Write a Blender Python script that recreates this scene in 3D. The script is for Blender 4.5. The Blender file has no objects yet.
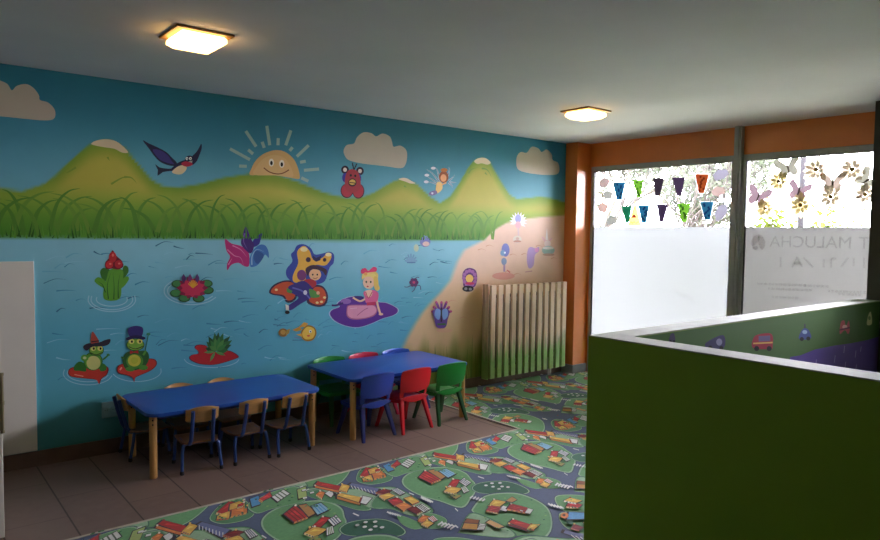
import bpy, bmesh, math, random
import numpy as np
from mathutils import Vector, Matrix

# ------------------------------------------------------------------ camera, world, exposure
S = bpy.context.scene
COL = S.collection
PI = math.pi
EYE = np.array([0.0, 0.0, 1.70])
FPX, YAW, PITCH, ROLL = 679.287, 0.686170734, -0.0550512383, 0.0132189993
_f = np.array([math.sin(YAW)*math.cos(PITCH), math.cos(YAW)*math.cos(PITCH), math.sin(PITCH)])
_r = np.array([math.cos(YAW), -math.sin(YAW), 0.0])
_u = np.cross(_r, _f)
RR = _r*math.cos(ROLL) + _u*math.sin(ROLL)
UU = -_r*math.sin(ROLL) + _u*math.cos(ROLL)
FF = _f
cam_d = bpy.data.cameras.new('camera')
cam = bpy.data.objects.new('camera', cam_d)
COL.objects.link(cam)
cam.matrix_world = Matrix(((RR[0], UU[0], -FF[0], EYE[0]), (RR[1], UU[1], -FF[1], EYE[1]), (RR[2], UU[2], -FF[2], EYE[2]), (0, 0, 0, 1)))
cam_d.sensor_fit = 'HORIZONTAL'
cam_d.sensor_width = 36.0
cam_d.lens = FPX*36.0/880.0
cam_d.clip_start = 0.05
S.camera = cam

SKY_STRENGTH = 27.0
EXPOSURE = 1.3
LAMP = 4.5
w = bpy.data.worlds.new('overcast_sky')
S.world = w
w.use_nodes = True
bg = w.node_tree.nodes['Background']
bg.inputs[0].default_value = (0.96, 0.915, 1.05, 1)
bg.inputs[1].default_value = SKY_STRENGTH
vs = S.view_settings
vs.view_transform = 'Standard'
vs.look = 'None'
vs.exposure = EXPOSURE
vs.gamma = 1.0
vs.use_curve_mapping = False
S.cycles.use_denoising = True
S.cycles.max_bounces = 10
S.cycles.diffuse_bounces = 6
S.cycles.transparent_max_bounces = 12
S.cycles.transmission_bounces = 6
S.cycles.caustics_reflective = False
S.cycles.caustics_refractive = False
S.cycles.sample_clamp_indirect = 6.0

def portal(y, z, sy, sz):           # portals only guide sampling of the sky through the glazing
    d = bpy.data.lights.new('window_daylight', 'AREA')
    d.shape = 'RECTANGLE'; d.size = sz; d.size_y = sy
    d.cycles.is_portal = True
    o = bpy.data.objects.new('window_daylight', d); COL.objects.link(o)
    o.location = (6.80, y, z); o.rotation_euler = (0, PI/2, 0)
portal(4.40, 1.30, 1.9, 2.6)
portal(2.78, 1.30, 1.3, 2.6)
portal(0.95, 1.30, 1.0, 2.6)

# ------------------------------------------------------------------ helpers
rnd = random.Random(7)

def srgb(c):
    def g(v):
        v /= 255.0
        return v/12.92 if v <= 0.04045 else ((v+0.055)/1.055)**2.4
    return (g(c[0]), g(c[1]), g(c[2]), 1.0)

def ray(x, y):
    return RR*(x-440)/FPX - UU*(y-270)/FPX + FF
def at_y(x, y, Y):
    d = ray(x, y); p = EYE + d*(Y/d[1]); return (p[0], p[2])
def at_x(x, y, X):
    d = ray(x, y); p = EYE + d*(X/d[0]); return (p[1], p[2])
def at_z(x, y, Z):
    d = ray(x, y); p = EYE + d*((Z-EYE[2])/d[2]); return (p[0], p[1])

def mat(name, c, rough=0.6, metal=0.0, var=0.0, scale=8.0, spec=0.5, stretch=None, coat=0.0):
    m = bpy.data.materials.new(name); m.use_nodes = True
    nt = m.node_tree; b = nt.nodes['Principled BSDF']
    b.inputs['Base Color'].default_value = srgb(c)
    b.inputs['Roughness'].default_value = rough
    b.inputs['Metallic'].default_value = metal
    b.inputs['Specular IOR Level'].default_value = spec
    b.inputs['Coat Weight'].default_value = coat
    if var:
        tc = nt.nodes.new('ShaderNodeTexCoord'); n = nt.nodes.new('ShaderNodeTexNoise')
        n.inputs['Scale'].default_value = scale; n.inputs['Detail'].default_value = 4
        if stretch:
            mp = nt.nodes.new('ShaderNodeMapping'); mp.inputs['Scale'].default_value = stretch
            nt.links.new(tc.outputs['Object'], mp.inputs[0]); nt.links.new(mp.outputs[0], n.inputs['Vector'])
        else:
            nt.links.new(tc.outputs['Object'], n.inputs['Vector'])
        r = nt.nodes.new('ShaderNodeValToRGB')
        lo = srgb([max(0, v*(1-var)) for v in c]); hi = srgb([min(255, v*(1+var*0.7)) for v in c])
        r.color_ramp.elements[0].position = 0.3; r.color_ramp.elements[0].color = lo
        r.color_ramp.elements[1].position = 0.7; r.color_ramp.elements[1].color = hi
        nt.links.new(n.outputs['Fac'], r.inputs[0]); nt.links.new(r.outputs[0], b.inputs['Base Color'])
    return m

def paint_mat(name, rough, var, scale, spec=0.4, sheen=0.0):
    m = bpy.data.materials.new(name); m.use_nodes = True
    nt = m.node_tree; b = nt.nodes['Principled BSDF']
    a = nt.nodes.new('ShaderNodeAttribute'); a.attribute_name = 'paint'
    tc = nt.nodes.new('ShaderNodeTexCoord'); n = nt.nodes.new('ShaderNodeTexNoise')
    n.inputs['Scale'].default_value = scale; n.inputs['Detail'].default_value = 5
    nt.links.new(tc.outputs['Object'], n.inputs['Vector'])
    mr = nt.nodes.new('ShaderNodeMapRange'); mr.inputs[1].default_value = 0.3; mr.inputs[2].default_value = 0.7
    mr.inputs[3].default_value = 1-var; mr.inputs[4].default_value = 1.0
    nt.links.new(n.outputs['Fac'], mr.inputs[0])
    mx = nt.nodes.new('ShaderNodeMix'); mx.data_type = 'RGBA'; mx.blend_type = 'MULTIPLY'; mx.inputs[0].default_value = 1.0
    nt.links.new(a.outputs['Color'], mx.inputs[6]); nt.links.new(mr.outputs[0], mx.inputs[7])
    nt.links.new(mx.outputs[2], b.inputs['Base Color'])
    b.inputs['Roughness'].default_value = rough; b.inputs['Specular IOR Level'].default_value = spec
    b.inputs['Sheen Weight'].default_value = sheen; b.inputs['Sheen Roughness'].default_value = 0.4
    return m

def translucent_mat(name, c, t=0.7, rough=0.9):
    m = bpy.data.materials.new(name); m.use_nodes = True
    nt = m.node_tree; nt.nodes.remove(nt.nodes['Principled BSDF'])
    out = nt.nodes['Material Output']
    d = nt.nodes.new('ShaderNodeBsdfDiffuse'); d.inputs[0].default_value = srgb(c)
    tr = nt.nodes.new('ShaderNodeBsdfTranslucent'); tr.inputs[0].default_value = srgb(c)
    mx = nt.nodes.new('ShaderNodeMixShader'); mx.inputs[0].default_value = t
    nt.links.new(d.outputs[0], mx.inputs[1]); nt.links.new(tr.outputs[0], mx.inputs[2]); nt.links.new(mx.outputs[0], out.inputs[0])
    return m

def glass_mat(name):
    m = bpy.data.materials.new(name); m.use_nodes = True
    nt = m.node_tree; nt.nodes.remove(nt.nodes['Principled BSDF'])
    out = nt.nodes['Material Output']
    t = nt.nodes.new('ShaderNodeBsdfTransparent'); t.inputs[0].default_value = (0.95, 0.955, 0.955, 1)
    g = nt.nodes.new('ShaderNodeBsdfGlossy'); g.inputs['Roughness'].default_value = 0.02
    fr = nt.nodes.new('ShaderNodeFresnel'); fr.inputs[0].default_value = 1.45
    mx = nt.nodes.new('ShaderNodeMixShader')
    nt.links.new(fr.outputs[0], mx.inputs[0]); nt.links.new(t.outputs[0], mx.inputs[1]); nt.links.new(g.outputs[0], mx.inputs[2])
    nt.links.new(mx.outputs[0], out.inputs[0])
    return m

def emit_mat(name, c, s):
    m = bpy.data.materials.new(name); m.use_nodes = True
    b = m.node_tree.nodes['Principled BSDF']
    b.inputs['Base Color'].default_value = (0.8, 0.75, 0.6, 1)
    b.inputs['Emission Color'].default_value = srgb(c); b.inputs['Emission Strength'].default_value = s
    b.inputs['Roughness'].default_value = 0.3
    return m

# -- geometry into a bmesh
def bx(bm, x0, x1, y0, y1, z0, z1, bev=0.0, M=None):
    vs_ = [bm.verts.new(p) for p in ((x0,y0,z0),(x1,y0,z0),(x1,y1,z0),(x0,y1,z0),(x0,y0,z1),(x1,y0,z1),(x1,y1,z1),(x0,y1,z1))]
    fs = [bm.faces.new([vs_[i] for i in q]) for q in ((0,3,2,1),(4,5,6,7),(0,1,5,4),(1,2,6,5),(2,3,7,6),(3,0,4,7))]
    if M is not None:
        for v in vs_: v.co = M @ v.co
    if bev:
        es = list({e for f in fs for e in f.edges})
        bmesh.ops.bevel(bm, geom=es, offset=bev, segments=2, affect='EDGES', profile=0.5)

def tube(bm, pts, r, n=10, cap=True):
    pts = [Vector(p) for p in pts]
    rs = r if isinstance(r, (list, tuple)) else [r]*len(pts)
    rings = []
    up = None
    for i, p in enumerate(pts):
        a = pts[max(0, i-1)]; b = pts[min(len(pts)-1, i+1)]
        t = (b-a).normalized()
        if up is None:
            up = Vector((0, 0, 1)) if abs(t.z) < 0.9 else Vector((1, 0, 0))
        s = t.cross(up).normalized(); up = s.cross(t).normalized()
        rings.append([bm.verts.new(p + (s*math.cos(2*PI*k/n) + up*math.sin(2*PI*k/n))*rs[i]) for k in range(n)])
    for i in range(len(rings)-1):
        for k in range(n):
            bm.faces.new((rings[i][k], rings[i][(k+1) % n], rings[i+1][(k+1) % n], rings[i+1][k]))
    if cap:
        bm.faces.new(list(reversed(rings[0]))); bm.faces.new(rings[-1])

def prism(bm, outline, z0, z1, bev=0.0):
    """outline in x,y (ccw), pulled from z0 to z1"""
    a = [bm.verts.new((x, y, z0)) for x, y in outline]; b = [bm.verts.new((x, y, z1)) for x, y in outline]
    n = len(a); f0 = bm.faces.new(list(reversed(a))); f1 = bm.faces.new(b)
    for i in range(n): bm.faces.new((a[i], a[(i+1) % n], b[(i+1) % n], b[i]))
    if bev:
        bmesh.ops.bevel(bm, geom=list(f0.edges)+list(f1.edges), offset=bev, segments=2, affect='EDGES', profile=0.5)

def round_rect(x0, x1, y0, y1, r, n=7):
    o = []
    for cx, cy, a in ((x1-r, y0+r, -PI/2), (x1-r, y1-r, 0), (x0+r, y1-r, PI/2), (x0+r, y0+r, PI)):
        for k in range(n+1):
            t = a + (PI/2)*k/n; o.append((cx+r*math.cos(t), cy+r*math.sin(t)))
    return o

def obj(name, bm, m, parent=None, smooth=False):
    bmesh.ops.recalc_face_normals(bm, faces=bm.faces)
    me = bpy.data.meshes.new(name); bm.to_mesh(me); bm.free()
    if m: me.materials.append(m)
    if smooth:
        for p in me.polygons: p.use_smooth = True
        try: me.set_sharp_from_angle(angle=math.radians(40))
        except Exception: pass
    o = bpy.data.objects.new(name, me); COL.objects.link(o)
    if parent: o.parent = parent
    return o

def tag(o, label, cat, group=None):
    o['label'] = label; o['category'] = cat
    if group: o['group'] = group
    return o
def thing(name, label, cat, loc=(0, 0, 0), rz=0.0, group=None):
    o = bpy.data.objects.new(name, None); COL.objects.link(o)
    o.location = loc; o.rotation_euler = (0, 0, rz); o.empty_display_size = 0.1
    return tag(o, label, cat, group)
def struct(o): o['kind'] = 'structure'; return o
def box_obj(name, dims, m, parent=None, bev=0.0):
    bm = bmesh.new(); bx(bm, *dims, bev=bev); return obj(name, bm, m, parent)
def copy_tree(root, loc, rz, label, group=None):
    def rec(o, par):
        c = o.copy(); COL.objects.link(c); c.parent = par
        for ch in list(o.children): rec(ch, c)
        return c
    r = rec(root, None); r.location = loc; r.rotation_euler = (0, 0, rz); r['label'] = label
    if group: r['group'] = group
    return r

# -- flat painting: polygons with a paint colour, each laid a hair above the one before
def catmull(pts, n=5, closed=True):
    P = [np.array(p, float) for p in pts]; out = []; N = len(P)
    for i in range(N if closed else N-1):
        if closed: p0, p1, p2, p3 = P[(i-1) % N], P[i], P[(i+1) % N], P[(i+2) % N]
        else: p0, p1, p2, p3 = P[max(0, i-1)], P[i], P[i+1], P[min(N-1, i+2)]
        for k in range(n):
            t = k/n
            out.append(0.5*((2*p1)+(-p0+p2)*t+(2*p0-5*p1+4*p2-p3)*t*t+(-p0+3*p1-3*p2+p3)*t**3))
    if not closed: out.append(P[-1])
    return [tuple(p) for p in out]

class Paint:
    """place(u, v, h) puts wall coordinates u, v and the paint's height h into the scene"""
    def __init__(self, place):
        self.place = place; self.v = []; self.f = []; self.c = []; self.h = 0.0004
    def grid(self, us, vs_, fn):
        o = len(self.v); nu = len(us)
        self.gridc = {}
        for z in vs_:
            for x in us:
                self.gridc[len(self.v)] = srgb(fn(x, z)); self.v.append(self.place(x, z, 0.0))
        for j in range(len(vs_)-1):
            for i in range(nu-1):
                a = o+j*nu+i; self.f.append((a, a+1, a+1+nu, a+nu)); self.c.append(None)
    def face(self, pts, c):
        o = len(self.v)
        for p in pts: self.v.append(self.place(p[0], p[1], self.h))
        self.f.append(tuple(range(o, o+len(pts)))); self.c.append(srgb(c))
    def build(self, name, m, parent=None):
        me = bpy.data.meshes.new(name); me.from_pydata(self.v, [], self.f)
        ca = me.color_attributes.new('paint', 'FLOAT_COLOR', 'CORNER')
        g = getattr(self, 'gridc', {})
        li = 0; data = []
        for f, c in zip(self.f, self.c):
            for vi in f: data.extend(c if c else g[vi])
        ca.data.foreach_set('color', np.array(data, dtype=np.float32))
        me.materials.append(m); me.update()
        o = bpy.data.objects.new(name, me); COL.objects.link(o)
        if parent: o.parent = parent
        return o

class Fig:
    """a sketch pad: local drawing coordinates -> the painted surface"""
    def __init__(self, paint, conv, ox=0, oy=0, s=1.0, step=0.00012):
        self.p = paint; self.conv = conv; self.o = (ox, oy, s); self.step = step; self.p.h = 0.0004
    def m(self, x, y):
        ox, oy, s = self.o; return self.conv(ox+x/s, oy+y/s)
    def poly(self, pts, c, smooth=True, n=4):
        if smooth: pts = catmull(pts, n)
        self.p.face([self.m(*q) for q in pts], c); self.p.h += self.step
    def ell(self, x, y, rx, ry, c, rot=0, n=20):
        pts = []
        for k in range(n):
            a = 2*PI*k/n; ex, ey = rx*math.cos(a), ry*math.sin(a)
            pts.append((x+ex*math.cos(rot)-ey*math.sin(rot), y+ex*math.sin(rot)+ey*math.cos(rot)))
        self.poly(pts, c, False)
    def stroke(self, pts, wd, c, taper=False, n=5):
        if len(pts) > 2: pts = catmull(pts, n, closed=False)
        L = []; R = []; N = len(pts)
        for i, p in enumerate(pts):
            a = pts[max(0, i-1)]; b = pts[min(N-1, i+1)]
            dx, dy = b[0]-a[0], b[1]-a[1]; l = math.hypot(dx, dy) or 1
            k = wd/2*((1-i/(N-1))*0.95+0.05 if taper else 1)
            L.append((p[0]-dy/l*k, p[1]+dx/l*k)); R.append((p[0]+dy/l*k, p[1]-dx/l*k))
        self.poly(L+R[::-1], c, False)
    def leaf(self, x0, y0, x1, y1, wd, c):
        dx, dy = x1-x0, y1-y0; l = math.hypot(dx, dy) or 1; nx, ny = -dy/l*wd/2, dx/l*wd/2
        self.poly([(x0, y0), (x0+dx*.3+nx*.9, y0+dy*.3+ny*.9), (x0+dx*.6+nx, y0+dy*.6+ny), (x1, y1),
                   (x0+dx*.6-nx, y0+dy*.6-ny), (x0+dx*.3-nx*.9, y0+dy*.3-ny*.9)], c, False)

# ------------------------------------------------------------------ sizes of the room
YW = 5.49       # mural wall
XW = 6.70       # window wall
H = 2.802
X0, Y0 = -2.2, -2.2

M_ceil = mat('ceiling_paint', (222, 221, 230), 0.9, var=0.02, scale=1.5)
M_plain = mat('plain_wall_paint', (176, 170, 158), 0.9, var=0.03, scale=2)
M_orange = mat('orange_wall_paint', (222, 128, 58), 0.38, var=0.03, scale=3, spec=0.6)
M_mural = paint_mat('mural_paint', 0.62, 0.07, 5.0)
M_base = mat('grey_skirting_tile', (150, 154, 162), 0.35, var=0.06, scale=12)
M_brownbase = mat('brown_skirting_tile', (104, 84, 72), 0.4, var=0.08, scale=10)
M_alu = mat('grey_aluminium', (164, 168, 168), 0.42, 0.0, var=0.03, scale=20)
M_black = mat('black_rubber', (18, 18, 20), 0.6)
M_glass = glass_mat('clear_glass')
M_film_l = translucent_mat('frosted_film', (155, 157, 157), 0.9)
M_film_r = translucent_mat('printed_frosted_film', (132, 132, 130), 0.78)

# floor: brown tiles with thin joints, one procedural material
def tile_mat():
    m = bpy.data.materials.new('brown_floor_tiles'); m.use_nodes = True
    nt = m.node_tree; b = nt.nodes['Principled BSDF']
    tc = nt.nodes.new('ShaderNodeTexCoord'); sx = nt.nodes.new('ShaderNodeSeparateXYZ')
    nt.links.new(tc.outputs['Object'], sx.inputs[0])
    def joint(out, off, pitch):
        a = nt.nodes.new('ShaderNodeMath'); a.operation = 'SUBTRACT'; a.inputs[1].default_value = off; nt.links.new(out, a.inputs[0])
        d = nt.nodes.new('ShaderNodeMath'); d.operation = 'DIVIDE'; d.inputs[1].default_value = pitch; nt.links.new(a.outputs[0], d.inputs[0])
        f = nt.nodes.new('ShaderNodeMath'); f.operation = 'FRACT'; nt.links.new(d.outputs[0], f.inputs[0])
        s = nt.nodes.new('ShaderNodeMath'); s.operation = 'SUBTRACT'; s.inputs[1].default_value = 0.5; nt.links.new(f.outputs[0], s.inputs[0])
        ab = nt.nodes.new('ShaderNodeMath'); ab.operation = 'ABSOLUTE'; nt.links.new(s.outputs[0], ab.inputs[0])
        g = nt.nodes.new('ShaderNodeMath'); g.operation = 'GREATER_THAN'; g.inputs[1].default_value = 0.5-0.0045/pitch; nt.links.new(ab.outputs[0], g.inputs[0])
        fl = nt.nodes.new('ShaderNodeMath'); fl.operation = 'FLOOR'; nt.links.new(d.outputs[0], fl.inputs[0])
        return g.outputs[0], fl.outputs[0]
    gx, fx = joint(sx.outputs[0], 1.136, 0.3335)
    pm = nt.nodes.new('ShaderNodeMath'); pm.operation = 'PINGPONG'; pm.inputs[1].default_value = 1.0; nt.links.new(fx, pm.inputs[0])
    st = nt.nodes.new('ShaderNodeMath'); st.operation = 'MULTIPLY_ADD'; st.inputs[1].default_value = 0.3335; nt.links.new(pm.outputs[0], st.inputs[0]); nt.links.new(sx.outputs[1], st.inputs[2])
    gy, fy = joint(st.outputs[0], 4.41, 0.667)
    hf = nt.nodes.new('ShaderNodeMath'); hf.operation = 'MULTIPLY'; hf.inputs[1].default_value = 0.4; nt.links.new(gy, hf.inputs[0])
    mxx = nt.nodes.new('ShaderNodeMath'); mxx.operation = 'MAXIMUM'; nt.links.new(gx, mxx.inputs[0]); nt.links.new(hf.outputs[0], mxx.inputs[1])
    cb = nt.nodes.new('ShaderNodeCombineXYZ'); nt.links.new(fx, cb.inputs[0]); nt.links.new(fy, cb.inputs[1])
    wn = nt.nodes.new('ShaderNodeTexWhiteNoise'); nt.links.new(cb.outputs[0], wn.inputs['Vector'])
    n = nt.nodes.new('ShaderNodeTexNoise'); n.inputs['Scale'].default_value = 14; n.inputs['Detail'].default_value = 5
    nt.links.new(tc.outputs['Object'], n.inputs['Vector'])
    ad = nt.nodes.new('ShaderNodeMath'); ad.operation = 'ADD'; nt.links.new(wn.outputs['Value'], ad.inputs[0]); nt.links.new(n.outputs['Fac'], ad.inputs[1])
    r = nt.nodes.new('ShaderNodeValToRGB'); r.color_ramp.elements[0].position = 0.3; r.color_ramp.elements[1].position = 1.5/1.6
    r.color_ramp.elements[0].color = srgb((112, 92, 84)); r.color_ramp.elements[1].color = srgb((128, 107, 98))
    nt.links.new(ad.outputs[0], r.inputs[0])
    mx = nt.nodes.new('ShaderNodeMix'); mx.data_type = 'RGBA'; nt.links.new(mxx.outputs[0], mx.inputs[0])
    nt.links.new(r.outputs[0], mx.inputs[6]); mx.inputs[7].default_value = srgb((64, 50, 45))
    nt.links.new(mx.outputs[2], b.inputs['Base Color'])
    b.inputs['Roughness'].default_value = 0.42; b.inputs['Specular IOR Level'].default_value = 0.4
    return m
M_tile = tile_mat()

struct(box_obj('floor', (X0-.2, XW+.1, Y0-.2, YW+.1, -0.12, 0.0), M_tile))
struct(box_obj('ceiling', (X0-.2, XW+.3, Y0-.2, YW+.1, H, H+0.15), M_ceil))
struct(box_obj('wall_left', (X0-.15, X0, Y0-.15, YW, 0, H), M_plain))
struct(box_obj('wall_front', (X0, XW+.2, Y0-.15, Y0, 0, H), M_plain))

# window wall: a beam over the glass, and the solid part right of the post
bm = bmesh.new()
bx(bm, XW, XW+.2, Y0, YW, 2.52, H)
bx(bm, XW, XW+.2, 1.45, 2.02, 0, 2.52)
bx(bm, XW, XW+.2, Y0, .45, 0, 2.52)
bx(bm, XW, XW+.08, 5.285, YW, 0, 2.52)
struct(obj('wall_right', bm, M_orange))
struct(box_obj('trim_1', (6.455, XW, 5.31, YW, 0, H), M_orange))     # the orange pilaster in the corner
M_post = mat('dark_brown_post', (62, 58, 50), 0.6, var=0.06)
struct(box_obj('trim_2', (6.205, 6.46, 1.75, 2.072, 0, H), M_post))  # the dark post at the pen's end
bm = bmesh.new(); bx(bm, 6.442, 6.455, 5.297, YW, 0, .11); bx(bm, 6.455, XW, 5.297, 5.31, 0, .11); bx(bm, XW-.012, XW, 2.1, 5.279, 0, .05)
struct(obj('baseboard_right', bm, M_base))
struct(box_obj('baseboard_back', (X0, 6.442, YW-.012, YW, 0, .11), M_brownbase))

# windows
def window(n, y0, y1, film=None):
    e = bpy.data.objects.new('window_%d' % n, None); COL.objects.link(e); e.location = (XW, (y0+y1)/2, 0); struct(e)
    yc = (y0+y1)/2
    b = bmesh.new()
    bx(b, -.01, .07, y0-yc, y1-yc, 2.46, 2.52, .004); bx(b, -.01, .07, y0-yc, y1-yc, 0.0, .07, .004)
    bx(b, -.01, .07, y0-yc, y0-yc+.035, .07, 2.46, .004); bx(b, -.01, .07, y1-yc-.035, y1-yc, .07, 2.46, .004)
    obj('window_frame', b, M_alu, e)
    b = bmesh.new()
    for a, c in ((y0-yc+.035, y0-yc+.042), (y1-yc-.042, y1-yc-.035)): bx(b, -.004, .03, a, c, .07, 2.46)
    bx(b, -.004, .03, y0-yc+.042, y1-yc-.042, 2.453, 2.46)
    obj('gasket', b, M_black, e)
    box_obj('glass_pane', (.018, .024, y0-yc+.035, y1-yc-.035, .07, 2.46), M_glass, e)
    if film: box_obj('frosted_film', (.0155, .0172, y0-yc+.042, y1-yc-.042, .07, 1.795), film, e)
    return e
window_left = window(1, 3.47, 5.285, M_film_l)
window_right = window(2, 2.02, 3.395, M_film_r)
window(3, 0.45, 1.45, M_film_r)     # unseen glazing right of the frame, added to brighten the pen and mural

bm = bmesh.new(); bx(bm, XW-.06, XW+.08, 3.395, 3.47, 0, H, .006); bx(bm, XW-.075, XW-.06, 3.415, 3.445, 0, H, .004)
struct(obj('trim_3', bm, M_alu))      # the mullion post

# ------------------------------------------------------------------ the painted wall
def WP(x, y): return at_y(x, y, YW)
def lut(pts):
    q = [WP(*p) for p in pts]; return np.array([a[0] for a in q]), np.array([a[1] for a in q])
HX, HZ = lut([(-60,196),(0,188),(22,191.5),(44,184),(55,176),(67,164),(78,154),(89,145),(98,141.5),(107,140.5),(117,143),(126,149),(135,160),(144,171),(152,180),(163,186),(178,187.5),(200,184),
 (222,178),(248,174),(268,173.5),(282,176),(296,181),(311,187),(324,192.5),(337,196),(347,197.5),(356,197.5),(365,196),(374,192.6),(384,186.5),(393,181.5),(402,178.5),(407,179.5),(417,184),(430,196.5),(440,203),
 (450,196.7),(457,187),(463,176.7),(468,168),(473,161.7),(477,159),(482,158),(486,159),(490,162),(495,171),(500,180),(505,188),(510,195),(517,199),(528,198),(540,196.7),(552,198.5),(563,201.7),(580,205)])
BX, BZ = lut([(-60,237),(220,238.5),(350,240.5),(484,240),(490,234),(497,228),(506,223),(517,219.5),(540,217),(565,215),(580,215)])
SZ_pts = [WP(*p) for p in [(484,240),(477,243.5),(464,250),(457,262),(450,281),(440,293),(432,301),(422,313),(415,324),(407,338),(401,352),(396,372),(392,400)]]
SZz = np.array([p[1] for p in SZ_pts][::-1]); SZx = np.array([p[0] for p in SZ_pts][::-1])
def sm(a, b, t):
    t = min(1.0, max(0.0, (t-a)/(b-a))); return t*t*(3-2*t)
def mixc(a, b, t): return tuple(a[i]+(b[i]-a[i])*t for i in range(3))
def base_paint(x, z):
    hz = float(np.interp(x, HX, HZ)); bz = float(np.interp(x, BX, BZ))
    k = 0.5+0.5*math.sin(x*3.1+z*2.3)*math.sin(z*5.3-x*1.7)
    sky = mixc((108, 178, 198), (36, 124, 150), sm(1.95, 2.75, z+0.03*k))
    hill = mixc((192, 186, 74), (120, 160, 40), sm(0.16, 0.0, hz-z))
    hill = mixc(hill, (174, 176, 66), 0.35*k)
    grass = mixc((84, 150, 38), (150, 178, 60), sm(1.66, 1.98, z))
    hill = mixc(grass, hill, sm(1.86, 2.05, z))
    above = mixc(hill, sky, sm(-0.012, 0.012, z-hz))
    water = mixc((92, 178, 202), (140, 204, 222), sm(0.9, 1.6, z+0.05*k))
    water = mixc((70, 150, 160), water, sm(0.28, 0.62, z+0.06*k))
    sand = mixc((224, 190, 146), (240, 206, 182), sm(0.9, 1.4, z))
    sand = mixc((120, 134, 60), sand, sm(0.25, 0.62, z+0.08*math.sin(x*23)*math.sin(x*7.7)))
    below = mixc(water, sand, sm(-0.05, 0.05, x-float(np.interp(z, SZz, SZx))))
    return mixc(below, above, sm(-0.018, 0.014, z-bz))

mural = Paint(lambda u, v, h: (u, YW-h, v))
us = np.concatenate([np.linspace(X0, 0.4, 14)[:-1], np.linspace(0.4, 6.5, 300)])
mural.grid(us, np.linspace(0, H, 130), base_paint)
def pad(ox=0, oy=0, s=1.0): return Fig(mural, WP, ox, oy, s)
wallpad = Fig(mural, lambda x, y: (x, y))

# snow caps and brush marks on the hills
f = pad(0, 60, 2.7); f.poly([(246,226),(262,217),(290,214),(318,222),(346,248),(330,250),(310,240),(285,236),(262,232)], (226,208,170))
for q in ([(205,290),(185,302),(178,305)], [(300,335),(330,318),(350,316)], [(335,316),(355,318),(370,334)], [(290,262),(296,272)]): f.stroke(q, 6, (130,160,50), True)
f = pad(400, 120, 3); f.poly([(222,124),(232,116),(246,113),(260,116),(272,128),(262,134),(245,130),(232,132)], (232,214,180))
f.poly([(-4,178),(6,174),(20,175),(36,184),(46,190),(30,190),(14,184)], (226,208,176))
for q in ([(205,160),(215,148),(232,143)], [(245,145),(262,150),(275,172)], [(255,158),(262,166)], [(12,198),(20,202)]): f.stroke(q, 6, (120,160,60), True)
# arching grass blades
f = wallpad; r = random.Random(3)
x = 0.45
while x < 5.35:
    for sgn in (1, -1):
        b0 = x+r.uniform(-.05, .05); zb = 1.63+r.uniform(0, .05); hh = r.uniform(.18, .32); dx = sgn*r.uniform(.12, .26)
        f.p.h = 0.0004+r.random()*0.001
        f.stroke([(b0, zb), (b0+dx*.25, zb+hh*.62), (b0+dx*.62, zb+hh*.92), (b0+dx, zb+hh)], r.uniform(.028, .042), r.choice([(98,150,46),(110,156,50),(84,140,40)]), True)
    x += r.uniform(.085, .14)
x = 0.45
while x < 5.05:
    f.p.h = 0.0015+r.random()*0.0008
    zb = 1.626+r.uniform(-.006, .012); hh = r.uniform(.03, .11)
    f.stroke([(x, zb), (x+r.uniform(-.02, .02), zb+hh)], r.uniform(.008, .016), r.choice([(56,116,28),(76,146,38),(98,166,52),(40,96,24)]), True)
    x += r.uniform(.012, .026)
# brush marks on the water
for i in range(230):
    zx = r.uniform(.55, 1.58); xx = r.uniform(.85, 5.0)
    if xx > float(np.interp(zx, SZz, SZx))-.12: continue
    f.p.h = 0.0004; l = r.uniform(.05, .17); a = r.uniform(-.03, .03)
    f.stroke([(xx, zx), (xx+l/2, zx+a+.008), (xx+l, zx+a)], r.uniform(.005, .012), r.choice([(70,150,186),(60,140,178),(150,210,230),(110,186,212),(52,112,150)]), True)
# grass painted low on the sand, by the radiator
for i in range(90):
    xx = r.uniform(4.3, 6.45); f.p.h = 0.0004+r.random()*0.0006
    f.stroke([(xx, .1), (xx+r.uniform(-.05, .05), .1+r.uniform(.2, .5))], r.uniform(.012, .025), r.choice([(98,130,52),(130,150,66),(84,116,46)]), True)
for i in range(24):
    xx = r.uniform(4.45, 6.4); zz = r.uniform(.7, 1.6)
    if xx < float(np.interp(zz, SZz, SZx))+.15: continue
    f.p.h = 0.0004; f.stroke([(xx, zz), (xx+.06, zz+.012), (xx+.13, zz-.01)], .012, (222,170,140), True)

# clouds
CL = (196, 186, 168)
pad(0, 60, 2.7).poly([(-60,60),(-20,45),(0,55),(20,65),(32,82),(45,70),(70,65),(90,75),(105,95),(108,108),(130,115),(148,135),(146,158),(120,163),(60,158),(0,152),(-60,150)], CL)
pad(330, 130, 6.286).poly([(85,130),(105,95),(150,85),(170,45),(210,15),(260,20),(290,40),(330,22),(375,40),(390,75),(400,105),(440,98),(475,120),(485,160),(475,215),(445,240),(350,228),(200,210),(120,190),(95,165)], CL)
pad(400, 120, 3).poly([(350,112),(362,96),(380,98),(395,80),(415,85),(425,96),(440,88),(455,103),(458,120),(475,130),(475,160),(440,165),(380,158),(352,145)], CL)

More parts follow.
